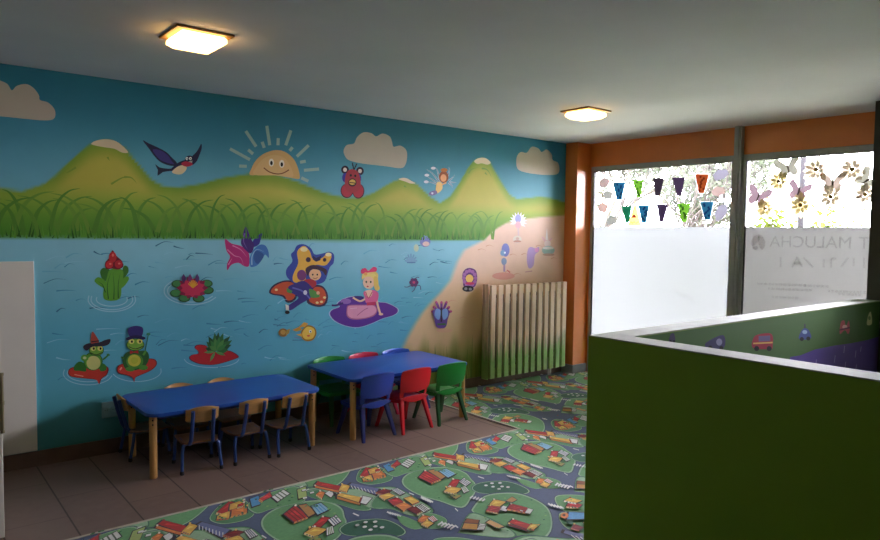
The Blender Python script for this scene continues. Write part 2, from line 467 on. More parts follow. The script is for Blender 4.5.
# smiling sun behind the hill
f = pad(225, 120, 7.71)
RAYC = (158, 190, 178)
for a in (((160,85),(240,205)),((322,45),(345,195)),((508,80),(468,195)),((645,195),(553,282)),((725,378),(608,388)),((38,222),(192,306)),((108,355),(168,357)),((286,168),(302,215)),((410,140),(408,195)),((178,230),(216,262)),((622,318),(578,326)),((520,210),(498,238)),((642,472),(588,446))):
    f.stroke([a[0], a[1]], 24, RAYC)
f.poly([(192,424),(205,370),(235,315),(285,268),(340,243),(400,232),(460,245),(518,288),(553,345),(576,430),(562,455),(480,440),(390,428),(290,420)], (224,180,112))
f.poly([(225,422),(240,360),(300,295),(380,270),(450,290),(500,350),(520,440),(390,427)], (230,190,126))
for x in (357, 437): f.ell(x, 328 if x < 400 else 338, 20, 30, (250,240,220)); f.ell(x, 332 if x < 400 else 343, 10, 17, (30,22,16))
f.stroke([(298,368),(340,400),(400,416),(450,408),(492,384)], 8, (130,66,30))

# swallow
f = pad(135, 130, 10.8); NAVY = (26, 28, 66)
f.poly([(215,368),(262,402),(330,415),(400,415),(440,380),(430,425),(370,445),(300,455),(243,496),(247,432)], (20,30,56), n=2)
f.poly([(85,113),(150,145),(250,190),(340,240),(400,300),(445,345),(455,382),(400,388),(330,372),(260,335),(200,270),(150,200)], NAVY)
f.poly([(190,215),(270,218),(350,270),(400,340),(420,368),(340,352),(260,312)], (62,52,122))
f.poly([(715,148),(720,200),(692,280),(662,342),(612,382),(560,370),(600,300),(660,240),(692,190)], NAVY)
f.poly([(370,442),(420,390),(470,350),(540,325),(565,350),(520,395),(440,432)], NAVY)
f.poly([(398,452),(450,402),(510,380),(556,400),(545,440),(500,476),(440,476)], (232,212,166))
f.ell(588, 318, 50, 42, NAVY)
f.poly([(500,362),(540,340),(600,350),(622,375),(570,396),(520,386)], (190,34,66))
for x in (560, 598): f.ell(x, 308, 14, 17, (245,245,235)); f.ell(x+2, 311, 6, 8, (15,15,15))
f.poly([(575,340),(620,330),(616,356)], (170,170,160), False)

# red winged bear with antennae
f = pad(330, 130, 6.286)
f.ell(106, 382, 40, 46, (74,22,40)); f.ell(178, 384, 38, 48, (74,22,40))
f.ell(107, 380, 35, 41, (186,40,62)); f.ell(177, 382, 33, 43, (186,36,58))
for x, y in ((94, 250), (188, 258)): f.ell(x, y, 24, 26, (40,18,46)); f.ell(x, y, 12, 13, (224,206,196))
f.ell(96, 300, 20, 30, (56,52,150)); f.ell(178, 304, 18, 30, (56,52,150))
f.poly([(108,262),(140,246),(176,266),(192,320),(186,370),(142,396),(98,370),(94,305)], (172,44,56))
f.ell(140, 330, 26, 26, (60,24,24)); f.ell(140, 328, 20, 17, (220,176,70)); f.stroke([(122,330),(158,334)], 6, (70,30,24))
f.ell(130, 285, 7, 8, (20,12,12)); f.ell(158, 288, 7, 8, (20,12,12))
for a in ((138,205),(168,212)): f.stroke([(150,250), a], 6, (30,16,20))

# winged child with striped tail
f = pad(330, 130, 6.286)
for q in ([(690,330),(640,270),(600,245)], [(690,345),(640,310),(592,282)], [(690,350),(640,330),(592,326)], [(690,310),(672,250),(650,228)], [(745,320),(770,300),(785,280)], [(745,325),(775,330),(792,328)], [(740,290),(750,250),(745,232)], [(745,330),(766,350),(768,366)]):
    f.stroke(q, 14, (176,206,222), True); f.stroke(q, 4, (50,60,90), True)
for x, y in ((608, 284), (604, 326), (648, 240)): f.ell(x, y, 15, 9, (224,228,236))
f.poly([(672,330),(700,330),(706,365),(690,388),(668,398),(664,370)], (240,206,130))
f.poly([(664,380),(672,400),(640,412),(620,404),(630,388)], (120,110,160)); f.ell(642, 398, 7, 7, (220,220,235))
f.ell(714, 295, 30, 38, (160,84,40)); f.ell(712, 302, 19, 24, (240,176,120)); f.ell(716, 252, 22, 12, (200,120,50))
f.stroke([(700,345),(730,330)], 9, (240,176,120))

# red bud plant in the water
f = pad(80, 240, 6.286); G1, G2, G3 = (96,166,48), (58,124,40), (36,90,34)
RIP = (166, 214, 230)
for rx, ry in ((132, 66), (98, 44), (150, 78)):
    f.stroke([(200+rx*math.cos(a), 372+ry*math.sin(a)) for a in np.linspace(-.3, PI+.3, 9)], 6, RIP)
for p in ([(150,260),(126,205),(145,176),(188,190),(185,240)], [(262,220),(274,165),(300,168),(303,204),(270,246)]): f.poly(p, G2)
f.poly([(155,305),(92,262),(112,234),(150,250),(170,290)], G1); f.poly([(252,302),(268,246),(300,228),(306,250),(276,292)], G1)
f.poly([(155,374),(150,300),(168,240),(186,188),(240,180),(272,200),(262,290),(246,372)], G1)
for q in ([(178,370),(172,280),(196,200)], [(212,372),(214,290),(206,200)], [(240,366),(240,280),(252,205)], [(160,330),(140,280),(110,262)]): f.stroke(q, 7, G3, True)
f.poly([(204,64),(230,100),(262,130),(272,165),(240,186),(205,180),(165,182),(158,145),(185,108)], (120,18,34))
f.ell(205, 108, 24, 34, (200,38,48)); f.ell(184, 154, 24, 24, (206,44,50)); f.ell(242, 152, 24, 25, (196,34,48))
f.ell(190, 150, 8, 6, (235,120,110)); f.ell(246, 148, 8, 6, (235,120,110)); f.ell(206, 95, 7, 10, (235,120,110))

# water lily
for rx, ry in ((150, 70), (172, 86)):
    f.stroke([(700+rx*math.cos(a), 320+ry*math.sin(a)) for a in np.linspace(PI*.15, PI*1.25, 10)], 6, RIP)
for x, y in ((602,335),(655,366),(745,368),(802,316),(612,276),(795,274)): f.ell(x, y, 38, 25, (28,84,44)); f.ell(x, y-2, 31, 19, (58,134,70))
for a in np.linspace(0, 2*PI, 11)[:-1]: f.leaf(705, 305, 705+100*math.cos(a), 300+72*math.sin(a), 54, (146,22,70))
for a in np.linspace(.3, 2*PI+.3, 11)[:-1]: f.leaf(705, 305, 705+82*math.cos(a), 300+60*math.sin(a), 42, (206,40,84))
for x, c in ((650,(84,40,110)), (735,(84,40,110)), (690,(120,40,110))): f.leaf(x, 270, x, 212, 26, c)
for a in np.linspace(-2.6, -.5, 7): f.stroke([(708,300), (708+34*math.cos(a), 296+44*math.sin(a))], 7, (236,170,50))

# frog with the pointed hat
f = pad(60, 320, 7.71)
for rx, ry in ((190, 90), (160, 66)): f.stroke([(215+rx*math.cos(a), 410+ry*math.sin(a)) for a in np.linspace(.2, PI*1.1, 9)], 6, RIP)
LEAF, LEAFD = (206, 56, 40), (120, 24, 26)
o = [(62,397),(84,368),(150,356),(250,362),(340,350),(374,374),(362,422),(322,452),(302,494),(280,462),(200,452),(110,442),(70,426)]
f.poly(o, LEAFD); f.poly([(x*.95+11, y*.94+24) for x, y in o], LEAF); f.stroke([(110,420),(180,434)], 8, (240,150,130))
f.poly([(112,350),(150,320),(192,340),(200,395),(150,392),(108,388)], (44,118,36)); f.poly([(300,330),(350,345),(356,385),(310,392)], (54,128,40))
f.ell(255, 318, 74, 72, (40,104,34)); f.ell(255, 318, 68, 66, (92,164,52)); f.ell(258, 330, 54, 54, (206,206,124), 0.3)
f.ell(190, 292, 30, 26, (92,164,52)); f.ell(190, 292, 14, 11, (200,210,150))
f.ell(280, 232, 58, 46, (36,96,32)); f.ell(280, 232, 52, 41, (120,178,58)); f.stroke([(236,252),(280,268),(326,248)], 6, (40,60,20))
for x in (256, 308): f.ell(x, 218, 20, 20, (224,222,110)); f.ell(x+4, 220, 8, 10, (20,20,12))
f.stroke([(330,305),(352,288),(378,262)], 13, (60,130,50)); f.stroke([(360,262),(384,272)], 8, (60,130,50))
f.poly([(178,206),(215,180),(300,172),(345,154),(388,148),(376,186),(330,202),(250,206),(205,236)], (46,40,54))
f.poly([(250,88),(276,120),(302,168),(270,176),(238,180),(238,130)], (172,70,56)); f.stroke([(240,168),(300,160)], 9, (60,30,36))
# frog with the top hat
o = [(437,386),(450,350),(500,332),(600,318),(690,296),(738,308),(744,346),(702,388),(622,424),(582,444),(570,480),(556,444),(500,424),(452,412)]
for rx, ry in ((190, 84),): f.stroke([(590+rx*math.cos(a), 390+ry*math.sin(a)) for a in np.linspace(-.2, PI*.9, 9)], 6, RIP)
f.poly(o, LEAFD); f.poly([(x*.95+29, y*.94+22) for x, y in o], LEAF); f.stroke([(460,385),(476,365)], 12, (240,160,140))
f.poly([(480,310),(500,262),(540,240),(640,236),(676,250),(684,300),(650,360),(560,390),(500,372)], (36,96,36))
f.ell(575, 318, 66, 58, (80,150,48)); f.ell(572, 312, 50, 46, (206,204,70)); f.ell(572, 312, 28, 26, (186,196,60))
f.ell(540, 378, 36, 18, (80,150,48)); f.ell(640, 366, 36, 20, (80,150,48)); f.stroke([(490,300),(472,282)], 12, (60,130,50))
f.ell(580, 190, 70, 48, (36,96,32)); f.ell(580, 190, 64, 43, (124,180,58)); f.stroke([(528,205),(580,222),(640,200)], 6, (60,40,20))
for x in (550, 612): f.ell(x, 164, 22, 20, (228,224,110)); f.ell(x+3, 166, 8, 10, (20,20,12))
f.poly([(540,232),(566,244),(600,232),(604,258),(568,250),(538,262)], (200,50,50), False)
f.stroke([(655,235),(682,100)], 8, (40,110,80)); f.ell(680, 108, 16, 10, (50,130,90)); f.stroke([(640,270),(662,236)], 16, (90,160,52))
f.poly([(524,66),(580,44),(637,60),(630,122),(580,134),(532,122)], (50,40,112)); f.poly([(512,136),(580,116),(654,132),(640,152),(580,140),(520,156)], (34,28,78))

# red heart leaf with the spiky plant
f = pad(180, 325, 12)
f.stroke([(380+330*math.cos(a), 400+110*math.sin(a)) for a in np.linspace(.1, PI*.98, 10)], 9, RIP)
o = [(106,392),(140,358),(212,345),(214,312),(172,272),(200,238),(270,236),(324,258),(336,325),(560,306),(640,326),(708,380),(650,412),(540,448),(440,474),(350,480),(230,468),(140,432)]
f.poly(o, (110,20,60)); f.poly([(x*.95+20, y*.94+22) for x, y in o], (200,34,42))
cx, cy = 440, 290
for i, (x, y) in enumerate([(300,280),(315,200),(340,135),(415,92),(460,86),(520,96),(602,132),(626,180),(618,236),(580,300)]):
    f.leaf(cx, cy+20, x, y, 70, ((30,84,44), (46,112,56))[i % 2])
for i, (x, y) in enumerate([(360,180),(420,150),(470,140),(530,170),(560,230),(350,250)]): f.leaf(cx, cy+20, x, y, 50, ((60,136,66), (84,150,70))[i % 2])
for x, y in ((285,328),(358,438),(545,364)): f.leaf(cx-20, cy+30, x, y, 34, (104,160,84))

# purple, pink and blue water flower
f = pad(215, 220, 9.815)
f.poly([(462,132),(446,200),(430,240),(380,265),(368,215),(410,160)], (56,48,146))
f.poly([(98,186),(160,230),(240,250),(310,290),(337,350),(332,452),(285,452),(230,420),(160,440),(122,494),(118,430),(148,360),(112,300)], (196,38,124), n=3)
f.poly([(300,66),(332,130),(356,190),(382,240),(372,300),(345,328),(300,295),(255,232),(270,150)], (70,34,122)); f.stroke([(290,130),(280,210),(320,290)], 18, (120,90,170), True)
for q in ([(120,290),(190,350),(250,370),(280,440)], [(130,440),(170,370)], [(170,250),(250,290),(310,360)]): f.stroke(q, 14, (230,130,180), True)
f.poly([(345,452),(338,380),(380,290),(440,243),(492,250),(522,300),(527,372),(492,340),(460,390),(420,440),(370,462)], (66,124,196))
f.stroke([(360,440),(365,350),(410,290),(480,310)], 16, (150,196,226), True); f.poly([(380,380),(400,300),(480,345),(420,430)], (46,92,160))

# child in the butterfly costume
f = pad(265, 240, 5.143)
f.poly([(20,266),(45,230),(100,208),(150,215),(172,260),(152,312),(112,322),(90,292),(40,282)], (60,34,70)); f.poly([(30,264),(52,236),(100,216),(144,222),(162,260),(146,302),(116,310),(96,284),(46,276)], (214,84,44))
f.poly([(256,232),(300,240),(324,285),(312,332),(270,344),(216,322),(228,270)], (60,34,70)); f.poly([(258,242),(296,248),(314,286),(304,324),(270,334),(228,314),(238,272)], (214,84,44))
for x, y in ((58,256),(290,318),(268,322),(306,296)): f.ell(x, y, 8, 6, (246,220,150))
f.poly([(150,55),(165,28),(200,22),(236,43),(256,74),(300,68),(330,60),(354,75),(352,118),(332,142),(312,202),(290,222),(240,232),(160,227),(113,190),(110,150),(140,110),(133,75)], (54,76,172))
f.poly([(165,60),(200,30),(230,58),(246,98),(290,94),(320,70),(342,85),(322,122),(300,132),(262,128),(217,152),(204,212),(150,217),(144,180),(170,120)], (240,184,70))
f.ell(200, 48, 19, 12, (250,232,170)); f.ell(326, 75, 16, 10, (250,232,170)); f.ell(222, 101, 13, 13, (60,36,60)); f.ell(306, 102, 9, 10, (60,36,60)); f.ell(188, 181, 24, 28, (128,58,120))
f.poly([(244,78),(262,92),(290,80),(284,104),(262,112),(246,100)], (44,40,90), False)
f.ell(257, 178, 31, 30, (242,190,142)); f.poly([(208,148),(250,128),(314,150),(312,182),(292,160),(250,150),(230,160),(220,186)], (64,38,62))
for x in (245, 268): f.ell(x, 178, 4, 5, (30,20,20))
f.stroke([(246,194),(258,199),(270,192)], 3, (170,50,50))
f.poly([(196,212),(230,200),(262,214),(256,240),(220,246)], (190,46,60))
f.poly([(120,240),(150,225),(200,210),(245,250),(242,290),(180,330),(130,362),(116,340),(170,300),(150,280),(125,265)], (54,44,132)); f.stroke([(140,245),(190,262),(230,300)], 8, (100,100,190))
f.poly([(226,252),(258,262),(282,290),(250,298),(232,290)], (90,150,70)); f.poly([(110,246),(140,262),(134,276),(112,268)], (90,150,70), False)
f.ell(272, 272, 9, 9, (242,190,142)); f.poly([(104,330),(122,338),(122,362),(106,360)], (240,236,230), False); f.ell(114, 372, 12, 9, (20,18,24)); f.ell(206, 270, 10, 12, (220,220,236))
# golden fish and a snail
f.poly([(186,470),(215,438),(252,448),(264,480),(246,514),(210,520),(188,502)], (170,120,30)); f.poly([(192,472),(216,446),(248,454),(256,480),(242,506),(212,511),(194,498)], (246,204,78))
for p in ([(170,450),(200,422),(222,430),(205,446)], [(140,462),(176,446),(190,462),(160,470)], [(160,486),(188,480),(190,498)]): f.poly(p, (226,170,60), False)
f.ell(232, 470, 7, 8, (250,250,240)); f.ell(233, 471, 3, 4, (20,20,20)); f.ell(222, 492, 8, 5, (230,110,60)); f.stroke([(150,500),(190,506)], 7, (110,150,190))
f.ell(92, 476, 24, 22, (150,110,44)); f.ell(92, 474, 14, 13, (206,160,70)); f.poly([(110,462),(128,456),(122,480),(106,490)], (190,160,70), False)

# girl on the purple leaf
f = pad(325, 260, 7.2)
o = [(28,392),(45,358),(100,335),(84,310),(130,278),(190,260),(260,264),(380,298),(450,308),(522,345),(527,376),(490,402),(420,422),(330,462),(240,488),(150,478),(68,442)]
f.poly(o, (180,196,224)); f.poly([(x*.97+9, y*.96+15) for x, y in o], (92,34,146))
f.ell(150, 297, 38, 20, (150,100,182)); f.stroke([(48,326),(80,326),(130,310)], 14, (60,30,110)); f.poly([(205,262),(270,262),(280,290),(230,292)], (60,44,130))
f.poly([(156,348),(165,328),(200,322),(280,322),(352,322),(378,360),(352,402),(280,424),(200,428),(158,404)], (190,100,140)); f.poly([(162,348),(172,332),(205,328),(280,328),(346,328),(370,360),(346,396),(280,417),(204,420),(165,398)], (236,160,190))
f.stroke([(230,400),(280,360),(310,345)], 5, (190,100,140)); f.stroke([(180,350),(230,345)], 5, (250,200,220))
f.stroke([(372,285),(380,330),(398,390)], 15, (244,198,168)); f.ell(402, 390, 17, 9, (244,198,168))
f.stroke([(288,280),(250,296),(200,270)], 13, (244,198,168))
f.poly([(278,230),(330,214),(382,236),(372,300),(300,312),(286,270)], (230,104,152)); f.poly([(292,222),(334,216),(338,250),(312,274),(294,250)], (244,198,168)); f.stroke([(292,228),(312,274),(338,230)], 5, (190,40,80))
f.poly([(300,306),(362,300),(366,324),(300,328)], (206,44,92), False)
f.poly([(264,112),(288,82),(340,74),(380,100),(378,160),(394,205),(368,222),(350,180),(330,120),(280,130)], (240,210,112))
f.ell(314, 162, 42, 46, (246,204,170)); f.poly([(262,128),(280,90),(330,84),(366,110),(360,150),(330,122),(290,122),(272,140)], (246,220,130)); f.poly([(352,120),(378,130),(384,200),(360,214),(350,170)], (236,200,100))
f.poly([(260,70),(290,58),(312,78),(345,50),(372,58),(366,82),(330,88),(290,94),(262,98)], (212,46,100)); f.ell(292, 100, 12, 12, (240,170,90))
for x in (296, 328): f.ell(x, 158, 6, 8, (40,60,40))
f.ell(306, 190, 7, 5, (210,50,70))

# small figures by the sand
f = pad(395, 230, 4.906)
f.ell(148, 58, 26, 26, (128,138,200)); f.ell(152, 68, 17, 12, (238,206,190)); f.poly([(138,30),(150,20),(160,34)], (120,160,210), False)
f.ell(104, 88, 12, 18, (206,220,190))
for a in np.linspace(PI, 2*PI, 7): f.stroke([(78,158), (78+30*math.cos(a), 150+34*math.sin(a))], 7, (120,168,206))
f.ell(78, 150, 24, 14, (130,176,212)); f.stroke([(58,160),(100,160)], 5, (90,130,180))
for q in ([(84,270),(60,280),(46,278)], [(104,270),(122,274),(126,294)], [(100,278),(92,296),(82,304)], [(96,245),(106,232),(118,234)]): f.stroke(q, 4, (80,90,130))
for a in np.linspace(0, 2*PI, 7)[:-1]: f.ell(92+13*math.cos(a), 257+13*math.sin(a), 10, 10, (92,44,100))
f.ell(92, 257, 7, 7, (200,60,110))
f.poly([(330,215),(345,192),(370,186),(396,200),(402,240),(388,280),(340,282),(332,250)], (110,60,130))
for a in np.linspace(0, 2*PI, 13)[:-1]: f.ell(365+29*math.cos(a), 236+36*math.sin(a), 9, 9, (176,110,180))
f.ell(364, 238, 19, 20, (246,200,110)); f.ell(366, 262, 22, 7, (216,60,110)); f.ell(357, 288, 28, 15, (40,36,46)); f.ell(346, 288, 8, 7, (140,140,140)); f.ell(368, 290, 8, 7, (140,140,140))
for a, l in zip(np.linspace(PI*1.08, PI*1.92, 7), (46,48,58,52,58,48,48)): f.stroke([(226,415), (226+l*math.cos(a), 412+l*math.sin(a)*1.1)], 12, (122,60,140)); f.ell(226+l*math.cos(a), 412+l*math.sin(a)*1.1, 6, 6, (196,80,130))
f.poly([(186,392),(262,392),(256,440),(244,478),(204,478),(192,440)], (96,60,146)); f.poly([(222,396),(200,386),(192,420),(214,440)], (124,164,222)); f.poly([(228,396),(252,386),(258,420),(236,440)], (124,164,222)); f.stroke([(225,380),(225,450)], 7, (30,30,40))
f.stroke([(206,462),(246,462)], 9, (60,110,60)); f.ell(240, 492, 40, 11, (226,180,150))
f = pad(470, 200, 6)
for a in np.linspace(PI*.9, PI*2.2, 12): f.leaf(290, 130, 290+54*math.cos(a), 128+58*math.sin(a), 15, (240,238,238))
f.ell(288, 112, 18, 25, (166,170,210)); f.ell(288, 150, 17, 22, (236,186,190)); f.stroke([(288,165),(290,215)], 9, (226,200,200)); f.ell(283, 236, 26, 22, (236,224,206)); f.ell(283, 248, 24, 7, (214,160,140)); f.ell(284, 232, 10, 9, (224,190,170))
f.ell(200, 456, 68, 22, (228,164,146)); f.stroke([(205,430),(205,360)], 11, (180,150,190)); f.ell(212, 300, 24, 40, (128,136,206)); f.ell(196, 318, 15, 18, (130,170,210)); f.ell(208, 316, 6, 6, (250,250,250)); f.ell(203, 368, 16, 22, (140,160,196)); f.stroke([(220,420),(240,436)], 7, (216,120,120))
f.poly([(346,298),(364,282),(392,290),(410,282),(412,308),(388,330),(380,392),(352,410),(340,360)], (198,164,214)); f.ell(398, 300, 12, 14, (232,160,204)); f.stroke([(330,432),(372,426)], 7, (214,166,160))
f.stroke([(460,240),(460,170)], 17, (244,232,226), True); f.stroke([(470,250),(490,228)], 9, (236,190,196)); f.stroke([(452,250),(432,222)], 9, (236,190,196)); f.ell(464, 262, 20, 20, (244,224,216)); f.ell(468, 302, 38, 27, (176,206,196)); f.ell(468, 288, 34, 9, (240,236,226)); f.ell(470, 328, 36, 8, (214,170,150))
struct(mural.build('wall_back', M_mural))

# ------------------------------------------------------------------ white panel on the wall, door edge at far left, socket
M_white = mat('white_laminate', (226, 222, 212), 0.5, var=0.02, scale=3)
p = box_obj('laminate_board', (.30, .808, YW-.022, YW-.001, .117, 1.462), M_white, bev=.003)
tag(p, 'tall plain off-white board fixed low on the painted wall, left of the frogs', 'board')
bm = bmesh.new(); bx(bm, -.35, .472, 4.30, 4.34, 0.005, 1.53, .003)
d = obj('door_1', bm, M_white); struct(d)
M_hinge = mat('worn_brass', (150, 140, 110), 0.45, 0.6)
bm = bmesh.new(); bx(bm, 0.452, .476, 4.288, 4.30, .60, .90, .003); tube(bm, [(.473, 4.292, .60), (.473, 4.292, .90)], .008)
tube(bm, [(.473, 4.292, .585), (.473, 4.292, .60)], .010); tube(bm, [(.473, 4.292, .74), (.473, 4.292, .76)], .011); tube(bm, [(.473, 4.292, .90), (.473, 4.292, .915)], .010)
obj('hinge', bm, M_hinge, d)
M_socket = mat('pale_plastic', (118, 160, 166), 0.4)
s = thing('wall_socket', 'small pale double power socket low on the blue wall behind the wooden-chair table', 'socket', (1.288, YW, .335))
box_obj('cover_plate', (-.055, .055, -.014, -.001, -.06, .06), M_socket, s, .003)
for dx in (-.027, .027):
    bm = bmesh.new(); tube(bm, [(dx, -.0142, 0), (dx, -.018, 0)], [.022, .020], 20); q = obj('outlet', bm, M_socket, s)
    bm = bmesh.new()
    for hz in (-.008, .008): tube(bm, [(dx+hz, -.0181, 0), (dx+hz, -.0186, 0)], .003, 8)
    obj('pin_hole', bm, M_black, q)

# ------------------------------------------------------------------ carpet with the printed town
M_carpet = paint_mat('printed_carpet', 0.7, 0.16, 60.0, 0.35, 0.15)
CZ = 0.006
carpet = Paint(lambda u, v, h: (u, v, CZ+h))
PX = 1.013
def FP(x, y): return at_z(x, y, CZ)
class Rec:       # collects one repeat of the print
    def __init__(self): self.items = []; self.h = 0.0004
    def face(self, pts, c): self.items.append((pts, c, self.h))
rec = Rec()
GR, GR2, GRD, PALE, ROAD = (106,166,110), (90,150,102), (40,104,78), (158,196,158), (80,96,130)
YEL, RED, DRED, ORG, WHT, BLU = (236,186,84), (190,40,38), (130,26,32), (226,130,60), (236,238,236), (84,160,214)
def fp(ox=0, oy=0, s=1.0): 
    r_ = Fig(rec, FP, ox, oy, s, 0.00002); return r_
LV = [.0004]
def lay(f, h): LV[0] = max(LV[0], f.p.h)+.00002; f.p.h = LV[0]
f = fp(440, 480, 5.867)
def isl(pts, c, edge=PALE):
    lay(f, .0004); pts = catmull(pts, 4)
    cx = sum(p[0] for p in pts)/len(pts); cy = sum(p[1] for p in pts)/len(pts)
    pts = [(cx+(x-cx)*1.08, cy+(y-cy)*1.13) for x, y in pts]
    f.poly(pts, (60,76,104), False); f.poly([(cx+(x-cx)*.975, cy+(y-cy)*.965) for x, y in pts], edge, False); f.poly([(cx+(x-cx)*.935, cy+(y-cy)*.91) for x, y in pts], c, False)
def px(pts): return [((x-440)*5.867, (y-480)*5.867) for x, y in pts]
isl(px([(404,483),(406,477),(415,472),(425,469.7),(442,468.2),(455,470),(465,474),(470,479.5),(474,484),(474,491),(470,497),(461,506),(440,500),(425,496),(410.5,489.5)]), GR)
isl(px([(473,488),(480,483.5),(500,481.5),(515,484),(528,490.5),(520,494),(490,493.5),(478,492)]), GRD)
isl(px([(475,508),(486,497.5),(505,494.5),(522,496),(540.6,504),(549,514),(549,530),(535,541),(515,535.5),(498,523.5),(476,513)]), GR)
isl(px([(461,530),(470,515),(484,517),(508,529),(514,535.5),(500,537),(463,533)]), PALE, GR2)
isl(px([(556,498),(566,495.5),(585,496.5),(606,502),(604,512),(575,513),(561,508)]), GR)
isl(px([(560,517),(566,513),(600,515),(612,526),(600,534),(575,531),(564,525)]), GR2)
isl(px([(303,494),(318,488),(350,490),(376,488.5),(394,488.5),(412,497),(430,508.5),(424,515),(408,514.5),(390,508.5),(374,508),(340,501)]), PALE, GR2)
isl(px([(418,520),(424,514),(436,515),(446,520),(443,527),(430,528.5),(420,526)]), GR)
isl(px([(357,478),(361,470),(372,465.5),(384,470),(392,476),(388,481),(372,484),(360,482)]), GR2)
isl(px([(384,470),(394,463.5),(404,459.5),(416,457),(424,460),(430,467),(420,470),(406,473),(395,476)]), GR)
isl(px([(372,507),(377,497),(388,501),(398,510),(386,508)]), GR2)
isl(px([(398,516),(410,519),(424,526),(414,529),(402,524)]), GR)
isl(px([(428,462),(440,459),(446,461),(470,467),(490,473),(480,474),(462,470),(445,467)]), GR2)
NR = [0]
def roof(pts, c, trim=None):
    cx = sum(p[0] for p in pts)/len(pts); cy = sum(p[1] for p in pts)/len(pts); n_ = NR[0]; NR[0] += 1
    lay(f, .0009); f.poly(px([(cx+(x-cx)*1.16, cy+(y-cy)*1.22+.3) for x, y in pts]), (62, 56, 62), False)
    if c in (RED, DRED, ORG, YEL):      # a wall with windows under each roof, and a chimney or gable
        lo = sorted(pts, key=lambda p: -p[1])[:2]; lo.sort(); (xa, ya), (xb, yb) = lo
        f.poly(px([(xa, ya-.2), (xb, yb-.2), (xb, yb+1.5), (xa, ya+1.5)]), ((240,214,150), (244,240,230), (232,170,90), (206,120,70))[n_ % 4], False)
        for t in (.2, .45, .7): f.poly(px([(xa+(xb-xa)*t, ya+(yb-ya)*t+.3), (xa+(xb-xa)*(t+.12), ya+(yb-ya)*(t+.12)+.3), (xa+(xb-xa)*(t+.12), ya+(yb-ya)*(t+.12)+1.1), (xa+(xb-xa)*t, ya+(yb-ya)*t+1.1)]), (70,80,110), False)
        f.poly(px(pts), c, False)
        hi = sorted(pts, key=lambda p: p[1])[0]; f.poly(px([(hi[0]-.8, hi[1]-.9), (hi[0]+1, hi[1]-.7), (hi[0]+1.2, hi[1]+.6), (hi[0]-.6, hi[1]+.5)]), ((150,60,50), (244,236,220), (250,210,110))[n_ % 3], False)
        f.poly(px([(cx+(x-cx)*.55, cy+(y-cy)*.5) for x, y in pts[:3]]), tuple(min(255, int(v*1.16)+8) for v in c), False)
    else: f.poly(px(pts), c, False)
    if trim:
        a, b = pts[0], pts[1]; d_, e_ = pts[3], pts[2]
        for t in (.25, .5, .75):
            f.stroke([px([(a[0]+(b[0]-a[0])*t, a[1]+(b[1]-a[1])*t)])[0], px([(d_[0]+(e_[0]-d_[0])*t, d_[1]+(e_[1]-d_[1])*t)])[0]], 4, trim)
# castle
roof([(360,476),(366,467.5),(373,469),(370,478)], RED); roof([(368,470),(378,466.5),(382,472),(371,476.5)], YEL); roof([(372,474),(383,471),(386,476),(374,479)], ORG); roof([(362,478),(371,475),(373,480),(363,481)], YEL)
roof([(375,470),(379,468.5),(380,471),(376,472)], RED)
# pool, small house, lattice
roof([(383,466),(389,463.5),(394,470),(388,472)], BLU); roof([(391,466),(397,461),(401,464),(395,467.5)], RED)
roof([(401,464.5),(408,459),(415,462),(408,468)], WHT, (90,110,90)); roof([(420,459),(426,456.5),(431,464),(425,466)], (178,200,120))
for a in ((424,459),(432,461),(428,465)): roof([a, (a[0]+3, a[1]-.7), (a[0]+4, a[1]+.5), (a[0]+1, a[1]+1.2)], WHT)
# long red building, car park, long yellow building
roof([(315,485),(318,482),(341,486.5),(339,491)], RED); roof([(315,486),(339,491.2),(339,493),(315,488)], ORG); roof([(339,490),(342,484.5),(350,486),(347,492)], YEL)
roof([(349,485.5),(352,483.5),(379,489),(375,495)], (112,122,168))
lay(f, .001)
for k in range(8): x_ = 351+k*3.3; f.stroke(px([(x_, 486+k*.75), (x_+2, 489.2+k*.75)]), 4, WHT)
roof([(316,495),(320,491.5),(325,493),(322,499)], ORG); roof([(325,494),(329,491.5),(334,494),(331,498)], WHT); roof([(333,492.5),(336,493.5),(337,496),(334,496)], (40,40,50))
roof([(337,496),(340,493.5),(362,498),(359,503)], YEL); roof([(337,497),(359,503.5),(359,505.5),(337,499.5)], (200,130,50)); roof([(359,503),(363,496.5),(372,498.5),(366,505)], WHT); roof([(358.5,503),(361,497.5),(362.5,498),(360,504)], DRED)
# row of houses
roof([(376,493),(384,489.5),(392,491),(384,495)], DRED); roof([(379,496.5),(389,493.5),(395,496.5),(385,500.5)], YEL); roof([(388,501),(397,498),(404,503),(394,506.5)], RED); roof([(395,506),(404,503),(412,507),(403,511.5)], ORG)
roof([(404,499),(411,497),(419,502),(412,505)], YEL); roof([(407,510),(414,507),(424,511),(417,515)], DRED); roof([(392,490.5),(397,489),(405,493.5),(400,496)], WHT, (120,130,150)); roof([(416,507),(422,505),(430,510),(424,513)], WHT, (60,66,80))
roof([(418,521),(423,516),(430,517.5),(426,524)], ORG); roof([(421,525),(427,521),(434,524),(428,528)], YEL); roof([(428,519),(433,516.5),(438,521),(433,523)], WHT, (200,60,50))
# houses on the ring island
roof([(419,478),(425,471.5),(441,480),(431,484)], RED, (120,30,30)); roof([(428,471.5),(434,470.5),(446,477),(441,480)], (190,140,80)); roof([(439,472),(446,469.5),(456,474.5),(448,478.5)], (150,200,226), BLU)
roof([(448,487),(453,480),(460,481),(455,488.5)], RED); roof([(446,488),(456,488.6),(456,490.5),(446,490)], ORG); roof([(459,482.5),(464,479),(471,483.5),(466,487)], WHT, (90,110,140)); roof([(444,492),(450,487.5),(462,489.5),(455,495)], YEL); roof([(461,488.5),(465,487),(469,492),(464,494)], WHT, (120,150,100)); roof([(450,497),(456,494),(461,497),(456,500)], (178,166,90))
